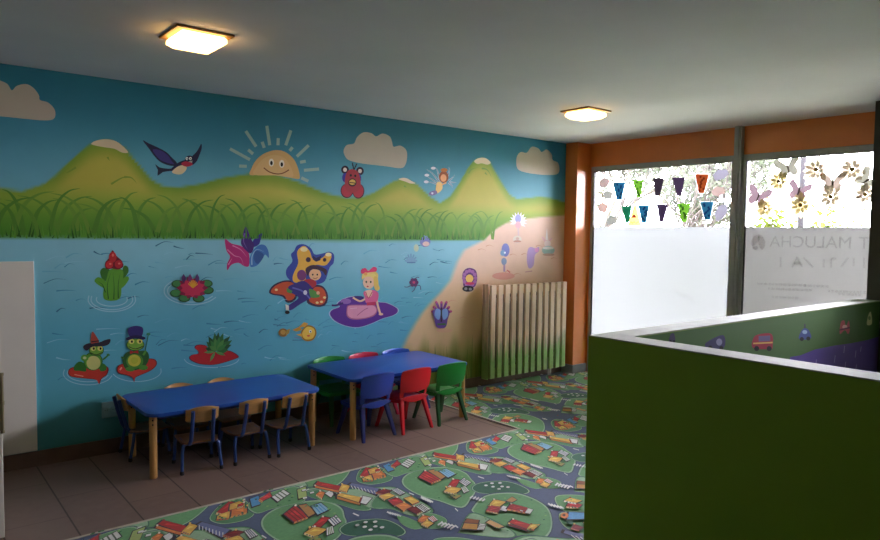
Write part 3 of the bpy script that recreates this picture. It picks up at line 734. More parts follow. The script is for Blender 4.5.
# dotted oval
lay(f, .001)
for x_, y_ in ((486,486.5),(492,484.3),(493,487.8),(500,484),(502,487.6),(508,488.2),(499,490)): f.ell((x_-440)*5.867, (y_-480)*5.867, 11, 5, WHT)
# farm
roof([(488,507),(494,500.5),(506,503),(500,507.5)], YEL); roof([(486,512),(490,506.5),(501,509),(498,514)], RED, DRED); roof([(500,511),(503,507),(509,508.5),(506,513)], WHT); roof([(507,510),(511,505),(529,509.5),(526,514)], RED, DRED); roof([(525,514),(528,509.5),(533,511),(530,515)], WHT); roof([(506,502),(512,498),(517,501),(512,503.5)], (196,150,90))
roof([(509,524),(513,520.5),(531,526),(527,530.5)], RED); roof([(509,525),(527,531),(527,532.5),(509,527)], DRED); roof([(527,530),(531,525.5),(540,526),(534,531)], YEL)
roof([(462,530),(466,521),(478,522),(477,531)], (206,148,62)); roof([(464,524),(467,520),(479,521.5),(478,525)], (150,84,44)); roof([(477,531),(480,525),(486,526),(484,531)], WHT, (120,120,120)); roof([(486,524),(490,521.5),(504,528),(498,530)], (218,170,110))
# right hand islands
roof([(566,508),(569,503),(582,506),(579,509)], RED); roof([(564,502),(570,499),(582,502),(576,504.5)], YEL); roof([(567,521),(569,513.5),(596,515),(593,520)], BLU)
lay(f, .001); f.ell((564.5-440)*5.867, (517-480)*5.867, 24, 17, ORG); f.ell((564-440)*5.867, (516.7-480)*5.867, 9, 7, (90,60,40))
roof([(571,530),(574,525.5),(584,529),(579,532)], DRED); roof([(583,524),(588,522),(594,526),(588,529)], YEL); lay(f, .001); f.ell((570-440)*5.867, (524-480)*5.867, 22, 12, GRD)
# zebra crossings and road marks
def zebra(x0, y0, x1, y1, dx, dy, n=5):
    lay(f, .0008)
    for k in range(n):
        t = k/(n-1); x_, y_ = x0+(x1-x0)*t, y0+(y1-y0)*t
        f.stroke(px([(x_, y_), (x_+dx, y_+dy)]), 9, WHT)
zebra(473,497.5,485,500.5,-3,4*.55); zebra(441,523.5,455,527,3,2.4); zebra(548,505,560,508,4,2.6); zebra(558,484.5,570,487.6,-3,2.6); zebra(421,498,429,501.5,4,2.4); zebra(387,513.5,397,516,4,2); zebra(421,499,428,502,3,2,4)
lay(f, .0008)
for a, b in (((300,489),(303,487.5)),((306,492),(309,490.5)),((409,494.5),(414,496.5)),((520,512),(523,513)),((478,478),(484,480)),((455,510),(458,513))): f.stroke(px([a, b]), 5, WHT)
# tufts of hedge around the islands
rr = random.Random(5); lay(f, .0009)
for i in range(90):
    a = rr.uniform(0, 2*PI); cx, cy, rx, ry = rr.choice([(440,486,32,16),(515,516,36,20),(372,475,14,8),(404,466,18,8),(585,505,22,6)])
    f.ell((cx+rx*.85*math.cos(a)-440)*5.867, (cy+ry*.85*math.sin(a)-480)*5.867, 7, 3.4, rr.choice([GRD, GR2, (48,120,70), (140,190,110)]), n=6)

# lay the repeats side by side inside the carpet's outline, cut at its edges
def clip(poly, axis, val, keep_less):
    out = []; n = len(poly)
    for i in range(n):
        a, b = poly[i], poly[(i+1) % n]
        ia = (a[axis] <= val) == keep_less; ib = (b[axis] <= val) == keep_less
        if ia: out.append(a)
        if ia != ib:
            t = (val-a[axis])/(b[axis]-a[axis]); out.append((a[0]+(b[0]-a[0])*t, a[1]+(b[1]-a[1])*t))
    return out
CX0, CX1, CYF, CYE, CXE, CYB = -0.3, 6.685, 1.0, 4.062, 4.222, 5.475
REGIONS = [(CX0+.02, CX1, CYF, CYE-.02), (CXE+.02, CX1, CYE-.02, CYB)]
PY = 1.36
ys = [p[1] for it in rec.items for p in it[0]]
y_top = 4.062
for (ax0, ax1, ay0, ay1) in REGIONS:
    carpet.h = 0.0002
    carpet.face([(ax0, ay0), (ax1, ay0), (ax1, ay1), (ax0, ay1)], ROAD)
    for jy in (-2, -1, 0, 1, 2):
        for pts, c, h in rec.items:
            sh = PX*0.43*jy
            mx_ = sum(p[0] for p in pts)/len(pts)
            k0 = math.floor((ax0-mx_-sh)/PX)-1; k1 = math.ceil((ax1-mx_-sh)/PX)+1
            for k in range(k0, k1+1):
                q = [(p_[0]+sh+k*PX, p_[1]+jy*PY) for p_ in pts]
                my_ = sum(p_[1] for p_ in q)/len(q)
                if (jy > 0 and my_ < 4.10+(jy-1)*PY) or (jy < 0 and my_ > 2.40+(jy+1)*PY): continue
                if max(p_[0] for p_ in q) < ax0 or min(p_[0] for p_ in q) > ax1 or max(p_[1] for p_ in q) < max(ay0, 1.9) or min(p_[1] for p_ in q) > ay1: continue
                for ax, v, less in ((0, ax0, False), (0, ax1, True), (1, ay0, False), (1, ay1, True)):
                    if q: q = clip(q, ax, v, less)
                if len(q) >= 3: carpet.h = h; carpet.face(q, c)
carpet_root = thing('carpet', 'blue and green play carpet printed with roads and houses', 'carpet', (3, 3, 0))
pl = carpet.build('pile', M_carpet, carpet_root); pl.matrix_parent_inverse = Matrix.Translation((-3, -3, 0))
bm = bmesh.new(); bx(bm, CX0, CX1, CYF, CYE, .0, CZ); bx(bm, CXE, CX1, CYE, CYB, .0, CZ)
q = obj('backing', bm, mat('carpet_backing', (92, 108, 140), .95), carpet_root); q.matrix_parent_inverse = Matrix.Translation((-3, -3, 0))
bm = bmesh.new(); bx(bm, CX0, CXE+.02, CYE-.02, CYE, .0, CZ+.004, .001); bx(bm, CXE, CXE+.02, CYE, CYB, .0, CZ+.004, .001)
q = obj('edge_strip', bm, mat('pale_edge_strip', (196, 188, 172), .6, var=.06, scale=30), carpet_root); q.matrix_parent_inverse = Matrix.Translation((-3, -3, 0))

# ------------------------------------------------------------------ tables
M_blue = mat('blue_laminate', (28, 76, 172), 0.32, var=0.03, scale=3, spec=0.5)
M_wood = mat('beech_wood', (206, 158, 92), 0.5, var=0.14, scale=6, stretch=(4, 4, .6))
M_apron = mat('dark_blue_apron', (24, 44, 96), 0.5)
M_bolt = mat('dark_bolt', (46, 40, 36), 0.4, 0.6)
def table(label, x0, x1, y0, y1, z, r, legs, lr):
    cx, cy = (x0+x1)/2, (y0+y1)/2
    t = thing('table', label, 'table', (cx, cy, 0))
    b = bmesh.new(); prism(b, round_rect(x0-cx, x1-cx, y0-cy, y1-cy, r), z-.024, z, .004); obj('tabletop', b, M_blue, t, True)
    b = bmesh.new(); a = .09
    bx(b, x0-cx+a, x1-cx-a, y0-cy+a, y0-cy+a+.018, z-.064, z-.024); bx(b, x0-cx+a, x1-cx-a, y1-cy-a-.018, y1-cy-a, z-.064, z-.024)
    bx(b, x0-cx+a, x0-cx+a+.018, y0-cy+a+.018, y1-cy-a-.018, z-.064, z-.024); bx(b, x1-cx-a-.018, x1-cx-a, y0-cy+a+.018, y1-cy-a-.018, z-.064, z-.024)
    obj('apron', b, M_apron, t)
    for lx, ly in legs:
        b = bmesh.new(); tube(b, [(lx-cx, ly-cy, 0), (lx-cx, ly-cy, .006), (lx-cx, ly-cy, z-.030), (lx-cx, ly-cy, z-.024)], [lr*.9, lr, lr, lr*.93], 24)
        l = obj('leg', b, M_wood, t, True)
        b = bmesh.new()
        for hz in (z-.055, z-.085): tube(b, [(lx-cx-.010, ly-cy-lr*.93, hz), (lx-cx-.011, ly-cy-lr-.003, hz)], .006, 10)
        obj('bolt', b, M_bolt, l)
    return t
table('low blue table with round wooden legs and wooden chairs, beside the bare tile floor', 1.335, 2.645, 4.665, 5.385, .46, .085, [(1.387,4.752),(2.588,4.738),(1.40,5.31),(2.58,5.31)], .0255)
table('taller blue table with round wooden legs and plastic chairs, near the slatted radiator', 2.875, 4.145, 4.612, 5.392, .51, .06, [(2.925,4.668),(4.098,4.660),(2.93,5.335),(4.09,5.335)], .0255)

# ------------------------------------------------------------------ wooden chairs on blue tube frames
M_tube = mat('blue_steel_tube', (44, 74, 138), 0.35, 0.25)
M_ply = mat('birch_plywood', (200, 152, 92), 0.4, var=0.12, scale=5, stretch=(1, 6, 6))
M_seat = mat('shaded_plywood', (134, 92, 64), 0.4, var=0.12, scale=5, stretch=(6, 1, 6))  # seat plywood, darkened to paint in the shade under the table
def sheet(bm, rows, th):
    """rows of points joined into a plate of thickness th (shifted along the face normal)"""
    vs_ = [[bm.verts.new(p) for p in r_] for r_ in rows]; fs = []
    for i in range(len(vs_)-1):
        for j in range(len(vs_[0])-1):
            fs.append(bm.faces.new((vs_[i][j], vs_[i][j+1], vs_[i+1][j+1], vs_[i+1][j])))
    bmesh.ops.recalc_face_normals(bm, faces=fs)
    bmesh.ops.solidify(bm, geom=fs, thickness=th)
def wooden_chair(label, loc, rz):
    t = thing('wooden_chair', label, 'chair', loc, rz, 'wooden chairs at the low table')
    b = bmesh.new(); rows = []
    for k in range(9):
        y = -.135+.285*k/8; zc = .218-.010*math.sin(PI*k/8)-(.018 if k == 8 else 0)
        hw = .122+.010*(k/8)-(.016 if k in (0, 8) else 0)
        rows.append([(hw*u, y-(0.006*abs(u)**2 if k == 0 else 0), zc) for u in np.linspace(-1, 1, 7)])
    sheet(b, rows, .012); obj('seat', b, M_seat, t, True)
    b = bmesh.new(); rows = []
    for k in range(7):
        z = .362+.113*k/6; y = -.170-.026*(k/6)
        hw = .112-(.012 if k in (0, 6) else 0)+(0)
        rows.append([(hw*u, y+.022*u*u-.006, z-(.018*u*u if k == 6 else 0)+(.006*u*u if k == 0 else 0)) for u in np.linspace(-1, 1, 11)])
    sheet(b, rows, .010); obj('backrest', b, M_ply, t, True)
    for s in (-1, 1):
        b = bmesh.new(); tube(b, [(s*.080, -.100, .196), (s*.078, -.135, .205), (s*.074, -.152, .235), (s*.070, -.181, .345), (s*.070, -.207, .450)], .0135); obj('back_post', b, M_tube, t, True)
        for y0_, y1_ in ((-.115, -.150), (.110, .132)):
            b = bmesh.new(); tube(b, [(s*.108, y0_, .200), (s*.120, y0_*1.03, .190), (s*.127, y0_+(y1_-y0_)*.3, .14), (s*.134, y1_, .012)], .0115); l = obj('leg', b, M_tube, t, True)
            b = bmesh.new(); tube(b, [(s*.134, y1_, 0), (s*.134, y1_, .004), (s*.134, y1_, .026)], [.012, .0145, .0135], 12); obj('foot_cap', b, M_black, l, True)
    b = bmesh.new()
    for s in (-1, 1): tube(b, [(s*.108, -.115, .200), (s*.108, .110, .200)], .0095)
    tube(b, [(-.108, -.105, .200), (.108, -.105, .200)], .0095); tube(b, [(-.108, .09, .200), (.108, .09, .200)], .0095)
    obj('seat_frame', b, M_tube, t, True)
    return t
def place(rear_mid, yaw, back=.150):
    return (rear_mid[0]-math.sin(yaw)*back, rear_mid[1]+math.cos(yaw)*back, 0)
yw = math.radians(-7)
wc = wooden_chair('wooden chair on blue legs at the front of its table, nearest the bare floor corner', place((1.690, 4.672), yw), yw)
yw = math.radians(2)
copy_tree(wc, place((2.060, 4.660), yw), yw, 'wooden chair on blue legs, middle of the three in front of the low table')
yw = math.radians(4)
copy_tree(wc, place((2.388, 4.645), yw), yw, 'wooden chair on blue legs in front of the low table, next to the plastic chairs')
copy_tree(wc, (1.503, 5.325, 0), -PI/2, 'wooden chair seen edge-on at the short end of the low table, under the socket')
copy_tree(wc, (1.785, 5.262, 0), PI, 'wooden chair behind the low table, only its backrest showing, nearer the socket')
copy_tree(wc, (2.130, 5.265, 0), PI, 'wooden chair behind the low table, only its backrest showing, below the spiky red-leaf plant')

# ------------------------------------------------------------------ moulded plastic chairs
def plastic(name, c): return mat(name, c, 0.34, spec=0.5)
M_pb, M_pr, M_pg, M_pk, M_pl = plastic('blue_plastic', (38, 66, 168)), plastic('red_plastic', (214, 26, 40)), plastic('green_plastic', (30, 138, 56)), plastic('pink_red_plastic', (206, 40, 76)), plastic('bright_blue_plastic', (52, 96, 206))
M_pbd, M_pgd = plastic('dark_blue_plastic', (38, 44, 120)), plastic('dark_green_plastic', (30, 88, 48))
def plastic_chair(label, loc, rz, m, ml, hgt=0.0):
    t = thing('plastic_chair', label, 'chair', loc, rz, 'plastic chairs at the taller table')
    US = np.linspace(-1, 1, 13)
    b = bmesh.new(); rows = []
    for y, z, hw in ((.165,.262,.150),(.160,.285,.156),(.140,.296,.160),(.06,.288,.162),(-.04,.286,.160),(-.105,.294,.158),(-.135,.306,.156)):
        rows.append([(hw*u, y-.012*u*u*(1 if y > .1 else 0), z-(.020*abs(u)**6 if y < .15 else 0)) for u in US])
    sheet(b, rows, .008)
    rows = [[(.155*u, -.139+.012*u*u, .304-.014*abs(u)**6) for u in US], [(.154*u, -.146+.014*u*u, .280) for u in US], [(.150*u, -.142+.016*u*u, .250+.03*u*u) for u in US]]
    sheet(b, rows, .007)
    for s in (-1, 1): sheet(b, [[(s*.157, y, .284) for y in np.linspace(-.12, .15, 7)], [(s*.160, y, .258-.012*math.sin(PI*k/6)) for k, y in enumerate(np.linspace(-.115, .14, 7))]], .007)
    obj('seat', b, m, t, True)
    b = bmesh.new(); prof = ((-.150,.347,.158),(-.158,.375,.163),(-.166,.42,.168),(-.172,.47,.170),(-.177,.515,.168),(-.180,.540,.160),(-.186,.549,.155))
    sheet(b, [[(hw*u, y+.030*u*u, z-.016*u*u*(1 if z > .5 else 0)-(.0 if z > .36 else .012*math.cos(u*PI/2)-.006)) for u in US] for y, z, hw in prof], .009)
    for s in (-1, 1):       # the cheeks beside the hand slot
        sheet(b, [[(s*(.158-.040*k), -.150+.030*(1-.45*k), .350) for k in (0, .5, 1)], [(s*(.156-.034*k), -.143+.026*(1-.45*k), .322) for k in (0, .5, 1)], [(s*(.154-.036*k), -.137+.022*(1-.45*k), .298) for k in (0, .5, 1)]], .008)
    obj('backrest', b, m, t, True)
    for sx in (-1, 1):
        for ty, fy in ((-.095, -.178), (.095, .178)):
            b = bmesh.new(); T = Vector((sx*.122, ty, .286)); F = Vector((sx*.166, fy, .0)); vv = []
            for P, h1, h2 in ((F, .0135, .012), (T, .022, .018)):
                vv.append([b.verts.new(P+Vector((a*h1, c*h2, 0))) for a, c in ((-1,-1),(1,-1),(1,1),(-1,1))])
            for k in range(4): b.faces.new((vv[0][k], vv[0][(k+1) % 4], vv[1][(k+1) % 4], vv[1][k]))
            b.faces.new(vv[0][::-1]); b.faces.new(vv[1])
            bmesh.ops.bevel(b, geom=[e for e in b.edges], offset=.004, segments=2, affect='EDGES')
            obj('leg', b, ml, t, True)
    return t
yw = math.radians(5)
plastic_chair('dark blue plastic chair in front of the taller table, back to the viewer', place((3.113, 4.556), yw, .178), yw, M_pb, M_pbd)
plastic_chair('bright red plastic chair between the blue and green ones in front of the table', place((3.498, 4.542), yw, .178), yw, M_pr, M_pr)
yw = math.radians(2)
plastic_chair('green plastic chair at the front of the taller table, nearest the radiator', place((3.900, 4.548), yw, .178), yw, M_pg, M_pgd)
plastic_chair('green plastic chair behind the taller table, only its pale-lit backrest top showing', (3.135, 5.262, 0), PI, M_pg, M_pgd)
plastic_chair('pinkish red plastic chair behind the taller table against the painted wall', (3.51, 5.262, 0), PI, M_pk, M_pk)
plastic_chair('bright blue plastic chair behind the taller table against the painted wall', (3.885, 5.262, 0), PI, M_pl, M_pbd)

# ------------------------------------------------------------------ slatted radiator cover
def slat_mat():
    m = bpy.data.materials.new('painted_slats'); m.use_nodes = True
    nt = m.node_tree; b = nt.nodes['Principled BSDF']
    tc = nt.nodes.new('ShaderNodeTexCoord'); sx = nt.nodes.new('ShaderNodeSeparateXYZ'); nt.links.new(tc.outputs['Object'], sx.inputs[0])
    n = nt.nodes.new('ShaderNodeTexNoise'); n.inputs['Scale'].default_value = 1.0; n.inputs['Detail'].default_value = 3
    mp = nt.nodes.new('ShaderNodeMapping'); mp.inputs['Scale'].default_value = (34, 34, 5); nt.links.new(tc.outputs['Object'], mp.inputs[0]); nt.links.new(mp.outputs[0], n.inputs['Vector'])
    ad = nt.nodes.new('ShaderNodeMath'); ad.operation = 'MULTIPLY_ADD'; ad.inputs[1].default_value = 0.42; nt.links.new(n.outputs['Fac'], ad.inputs[0]); nt.links.new(sx.outputs[2], ad.inputs[2])
    r = nt.nodes.new('ShaderNodeValToRGB'); e = r.color_ramp.elements
    e[0].position = .30; e[0].color = srgb((166, 198, 124)); e[1].position = .74; e[1].color = srgb((244, 220, 190))
    x = e.new(.52); x.color = srgb((142, 188, 106)); x = e.new(.62); x.color = srgb((196, 194, 146))
    nt.links.new(ad.outputs[0], r.inputs[0]); nt.links.new(r.outputs[0], b.inputs['Base Color']); b.inputs['Roughness'].default_value = 0.5
    return m
M_slat = slat_mat()
M_rad = mat('brown_radiator_iron', (96, 76, 58), 0.6, var=.1)
rc = thing('radiator_cover', 'slatted wooden radiator cover painted beige fading to green grass', 'radiator cover', (5.10, YW, 0))
X1, X2, YF = 0.0, 1.245, -.155
for k in range(12):
    a = X1+(X2-X1-.066)*k/11
    b = bmesh.new(); bx(b, a, a+.066, YF, YF+.032, .105, 1.132, .003); obj('slat', b, M_slat, rc)
for k, y in enumerate((-.100, -.052)):
    b = bmesh.new(); bx(b, X1, X1+.02, y, y+.042, .085, 1.14, .003); obj('side_slat', b, M_slat, rc)
for z in (.24, .94):
    b = bmesh.new(); bx(b, X1+.022, X2, YF+.0325, YF+.045, z, z+.04); obj('rail', b, M_rad, rc)
b = bmesh.new()
for k in range(14):
    a = .06+k*.082; bx(b, a, a+.05, -.085, -.03, .20, 1.02, .012)
tube(b, [(.05, -.065, .26), (1.19, -.065, .26)], .022); tube(b, [(.05, -.065, .96), (1.19, -.065, .96)], .022)
rad = obj('radiator', b, M_rad, rc, True)
b = bmesh.new(); tube(b, [(.560, -.122, .80), (.560, -.122, 1.0)], [.014, .016], 14); tube(b, [(.560, -.122, 1.0), (.560, -.122, 1.05)], [.010, .008], 14); obj('valve', b, mat('white_plastic', (232, 230, 224), .4), rc, True)
b = bmesh.new(); tube(b, [(1.03, -.075, .012), (1.03, -.075, .235)], .012, 12); tube(b, [(1.07, -.075, .012), (1.07, -.075, .235)], .012, 12); obj('pipe', b, mat('pale_pipe', (190, 190, 190), .4), rc, True)

# ------------------------------------------------------------------ ceiling lamps
M_lampglass = emit_mat('lit_opal_glass', (255, 200, 116), LAMP)
M_lampbase = mat('brown_lamp_base', (150, 112, 70), 0.5, var=.05)
def lamp(label, cx, cy):
    t = thing('ceiling_lamp', label, 'lamp', (cx, cy, H), 0, 'square ceiling lamps')
    box_obj('base_plate', (-.16, .16, -.16, .16, -.014, -.0005), M_lampbase, t, .003)
    b = bmesh.new()
    def ring(hw, z): return [b.verts.new((x*hw, y*hw, z)) for x, y in ((-1,-1),(1,-1),(1,1),(-1,1))]
    R = [ring(.116, -.0145), ring(.128, -.030), ring(.128, -.050), ring(.098, -.072)]
    for i in range(3):
        for k in range(4): b.faces.new((R[i][k], R[i][(k+1) % 4], R[i+1][(k+1) % 4], R[i+1][k]))
    b.faces.new(R[0][::-1]); b.faces.new(R[3])
    obj('glass_shade', b, M_lampglass, t)
lamp('lit square ceiling lamp near the camera, above the swallow painting', 1.405, 3.93)
lamp('lit square ceiling lamp farther away, in front of the orange window beam', 4.875, 3.93)

# ------------------------------------------------------------------ green half wall of the play pen
M_green = mat('green_laminate', (124, 166, 20), 0.55, var=0.03, scale=3)
M_cap = mat('pale_green_cap', (132, 146, 116), 0.55, var=0.10, scale=9)
M_pen = paint_mat('pen_lining', 0.6, 0.05, 6)
PZ = 1.2
pn = thing('partition', 'green half-height partition wall enclosing a play pen', 'partition', (2.708, 2.13, 0))
def pchild(o): o.matrix_parent_inverse = Matrix.Translation((-2.708, -2.13, 0)); return o
pchild(box_obj('front_panel', (2.708, 2.861, -1.2, 2.13, CZ+.002, PZ-.006), M_green, pn))
pn['kind'] = 'thing'
pchild(box_obj('side_panel', (2.861, 6.20, 1.972, 2.13, CZ+.002, PZ-.006), M_green, pn))
bm = bmesh.new()
for a, c in (((2.708,-1.2),(2.861,1.972)),):
    prism(bm, [(2.708,-1.2),(2.861,-1.2),(2.861,1.972),(6.20,1.972),(6.20,2.13),(2.708,2.13)], PZ-.006, PZ, 0)
pchild(obj('top_cap', bm, M_cap, pn))
lin = Paint(lambda u, v, h: (u, 1.9695-h, v))
lin.h = 0; lin.face([(2.862, .012), (6.20, .012), (6.20, PZ-.008), (2.862, PZ-.008)], (74, 116, 56))
def LP(x, y): return at_y(x, y, 1.969)
f = Fig(lin, LP, 660, 290, 4)
f.poly([(520,268),(560,262),(620,238),(700,222),(760,214),(830,200),(876,186),(876,420),(520,420)], (92, 74, 158), False)
g = Fig(lin, lambda x, y: (x, y)); g.p.h = .0006
g.poly([(2.87,.02),(6.19,.02),(6.19,.89),(5.2,.90),(4.5,.86),(3.8,.72),(2.87,.62)], (92,74,158), False)
for i in range(40):
    xx = rnd.uniform(4.4, 6.1); zz = rnd.uniform(.35, .85); g.p.h = .0009; g.stroke([(xx, zz), (xx+.01, zz+rnd.uniform(.02, .06))], .012, (160,150,210))
f.p.h = .0012
f.poly([(372,232),(372,195),(392,178),(446,176),(450,226),(440,236)], (168,44,60)); f.poly([(394,184),(440,182),(440,204),(394,206)], (110,96,140), False); f.stroke([(372,214),(450,210)], 6, (230,180,90))
for x in (386, 436): f.ell(x, 234, 10, 10, (26,24,28))
f.poly([(184,210),(252,180),(254,232),(190,232)], (66,66,110)); f.ell(236, 208, 12, 14, (150,150,190)); f.ell(200, 230, 8, 8, (24,24,28)); f.ell(244, 232, 8, 8, (24,24,28))
f.poly([(556,196),(562,168),(578,152),(596,164),(602,194)], (66,86,150)); f.ell(578, 168, 10, 8, (160,190,220)); f.ell(566, 196, 8, 8, (24,24,28)); f.ell(592, 194, 8, 8, (24,24,28)); f.stroke([(578,152),(578,136)], 5, (60,60,80))
f.poly([(718,176),(722,130),(736,122),(742,146),(754,122),(758,160),(750,176),(738,160)], (196,90,96)); f.ell(738, 148, 10, 9, (236,190,180)); f.stroke([(716,160),(758,150)], 6, (110,50,80))
f.poly([(826,138),(832,100),(842,88),(846,134)], (206,210,150)); f.ell(836, 112, 5, 8, (120,150,90)); f.poly([(34,206),(40,178),(54,174),(58,206)], (70,70,96)); f.ell(40, 206, 5, 6, (24,24,28)); f.ell(54, 206, 5, 6, (24,24,28))
pchild(lin.build('painted_lining', M_pen, pn))

# ------------------------------------------------------------------ paper shapes on the panes
XS = XW+.012
def pane_shape(name, outline, m, th=.002, parent=None, x=XS):
    """outline in photo-measured pane coordinates (y, z)"""
    b = bmesh.new(); b.faces.new([b.verts.new((x-th, y, z)) for y, z in outline])     # one sheet of paper
    return obj(name, b, m, parent)
def GP(x, y): return at_x(x, y, XS)
P_COL = {'blue': ((64, 156, 206), (30, 80, 150)), 'green': ((104, 164, 50), (50, 110, 30)), 'black': ((44, 36, 46), None), 'purple-black': ((52, 40, 60), None), 'orange': ((224, 116, 60), (150, 60, 30)), 'dark green': ((24, 96, 66), None)}
P_MAT = {k: translucent_mat('paper_'+k.replace(' ', '_').replace('-', '_'), v[0], .13) for k, v in P_COL.items()}
P_DOT = {k: translucent_mat('print_'+k.replace(' ', '_'), v[1], .10) for k, v in P_COL.items() if v[1]}
M_edge = translucent_mat('white_paper_edge', (236, 238, 236), .2)
def pennant(px0, px1, py0, bx0, bx1, by, col, label):
    q = [GP(px0, py0), GP(bx0, by), GP(bx1, by), GP(px1, py0)]
    o = pane_shape('paper_pennant', q, P_MAT[col]); tag(o, label, 'pennant', 'paper pennants on the left-hand pane')
    cy = sum(p[0] for p in q)/4; cz = sum(p[1] for p in q)/4
    if col in P_DOT:
        b = bmesh.new(); rr_ = random.Random(int(px0))
        for k in range(9):
            v = .08+.84*(k+.5)/9; u = rr_.uniform(.15, .85)
            L0 = (q[0][0]+(q[1][0]-q[0][0])*v, q[0][1]+(q[1][1]-q[0][1])*v); R0 = (q[3][0]+(q[2][0]-q[3][0])*v, q[3][1]+(q[2][1]-q[3][1])*v)
            y, z = L0[0]+(R0[0]-L0[0])*u, L0[1]+(R0[1]-L0[1])*u; rr = .013
            tube(b, [(XS-.002, y, z), (XS-.0026, y, z)], rr, 8)
        obj('printed_pattern', b, P_DOT[col], o)
    if col in ('blue', 'orange'):
        q2 = [(y+(y-cy)*.16, z+(z-cz)*.08) for y, z in q]
        pane_shape('paper_border', q2, M_edge, .001, o, XS+.0015)
    return o
pennant(613,625,182.5,617,621.5,199.5,'blue','blue spotted paper pennant in the top row, nearest the orange pilaster')
pennant(632.5,643.5,180,637.5,641,197.5,'green','green spotted paper pennant in the top row between blue and black')
pennant(653,664.5,178,655.5,660,195.5,'black','black paper pennant in the top row, right after the green one')
pennant(672,685,177.5,677,681.5,195.5,'purple-black','purplish black paper pennant in the top row, beside the orange one')
pennant(695.5,709,174.5,699,704,193,'orange','orange spotted paper pennant in the top row')
pennant(621.5,632,206,625.5,629.5,222.5,'dark green','dark green paper pennant in the bottom row beside the yellow triangle')
pennant(638.5,649,205.5,642,646,222.5,'blue','blue spotted paper pennant in the bottom row touching the yellow triangle')
pennant(657,668,204.5,659.5,663.5,222,'purple-black','black paper pennant in the bottom row under the two black ones')
pennant(678,690.5,203.5,681.5,686,222,'green','green spotted paper pennant in the bottom row')
pennant(700.5,713.5,202,705,710,219.5,'blue','blue spotted paper pennant in the bottom row, nearest the window post')
M_yel = translucent_mat('yellow_paper', (240, 232, 130), .2)
o = pane_shape('paper_triangle', [GP(635.5,200.5), GP(628,226), GP(641.5,226)], M_yel, .002, None, XS-.004)
tag(o, 'tall yellow paper triangle with a small red roof drawn on it', 'paper triangle')
pane_shape('red_roof', [GP(631.2,218), GP(637.2,217.6), GP(634.4,214.2)], translucent_mat('red_print', (190,60,50), .3), .0008, o, XS-.0065)
b = bmesh.new()
for k, x in enumerate((631.5, 633, 634.5, 636.5, 638.2)):
    y, z = GP(x, 222.2+(k % 2)*.8); bx(b, XS-.0072, XS-.0064, y-.006, y+.006, z-.008, z+.008)
obj('drawn_marks', b, translucent_mat('olive_print', (160,150,60), .3), o)
M_rh = [translucent_mat('pink_grey_paper', (176, 158, 156), .09), translucent_mat('grey_paper', (160, 164, 158), .09), translucent_mat('pale_pink_paper', (204, 178, 170), .09), translucent_mat('lilac_grey_paper', (168, 166, 184), .09)]
def rhomb(pts, m, label): tag(pane_shape('paper_leaf', [GP(*p) for p in pts], m), label, 'paper cutout', 'faded paper leaves on the left-hand pane')
rhomb([(598.5,182),(603,177.5),(610.5,181),(607.5,187),(600,187.5)], M_rh[0], 'pinkish paper leaf high beside the pilaster, left of the first blue pennant')
rhomb([(603,193),(606,190.5),(613,192),(612,199),(604.5,199.5)], M_rh[1], 'grey-green paper leaf below the pinkish one near the pilaster')
rhomb([(597.5,207),(602,202.5),(609,205),(606.5,212),(599,212.5)], M_rh[2], 'pale pink paper leaf lower down beside the pilaster')
rhomb([(606.5,221),(611,214.8),(619,218.5),(616,224),(608,225)], M_rh[1], 'grey paper leaf just above the frosted film by the dark green pennant')
rhomb([(712.5,175.5),(718,170),(727,169.5),(729,174),(724,178.5),(716,181)], M_rh[3], 'lilac-grey paper leaf right of the orange pennant near the window post')
rhomb([(711.5,191),(716,186.5),(724,187.5),(725,193),(719,196.5),(713,195.5)], M_rh[2], 'pale pink paper leaf between two lilac-grey ones near the window post')
rhomb([(715,214),(718,206),(727.5,204),(727,212),(722,219),(716,221.5)], M_rh[3], 'lilac-grey paper leaf low beside the last blue pennant and the post')

# paper flowers and butterflies on the other pane
M_petal = translucent_mat('white_tissue_petal', (206, 196, 178), .33); M_petal2 = translucent_mat('yellowish_tissue_petal', (210, 198, 158), .31)
M_fc = translucent_mat('yellow_flower_centre', (170, 150, 90), .2)
M_bw = [translucent_mat('mauve_paper_wing', (160, 136, 146), .10), translucent_mat('grey_green_paper_wing', (160, 160, 144), .10), translucent_mat('beige_paper_wing', (180, 164, 150), .10)]
M_bb = mat('dark_paper_body', (80, 66, 60), .8)
def flower(x, y, r, m, label, seed):
    r *= 1.45; cy, cz = GP(x, y); t = thing('paper_flower', label, 'paper flower', (XS-.006, cy, cz), 0, 'paper flowers on the right-hand pane')
    rr_ = random.Random(seed)
    for lay_, n, k in ((0, 11, 1.0), (1, 8, .68)):
        b = bmesh.new()
        for i in range(n):
            a = 2*PI*i/n+rr_.uniform(-.1, .1)+lay_*.3; l = r*k*rr_.uniform(.88, 1.08); wd = r*k*.40
            ca, sa = math.cos(a), math.sin(a)
            P = []
            for u, v, dx in ((.12,0,0),(.5,1,-.006),(.82,.8,-.014),(1,0,-.020),(.82,-.8,-.014),(.5,-1,-.006)):
                P.append(b.verts.new((-.004*lay_+dx*(1+lay_), ca*u*l-sa*v*wd/2, sa*u*l+ca*v*wd/2)))
            b.faces.new(P)
        obj('petals', b, m, t)
    b = bmesh.new(); bmesh.ops.create_uvsphere(b, u_segments=12, v_segments=8, radius=r*.17, matrix=Matrix.Translation((-.012, 0, 0)) @ Matrix.Diagonal((.5, 1, 1, 1))); obj('flower_centre', b, M_fc, t, True)
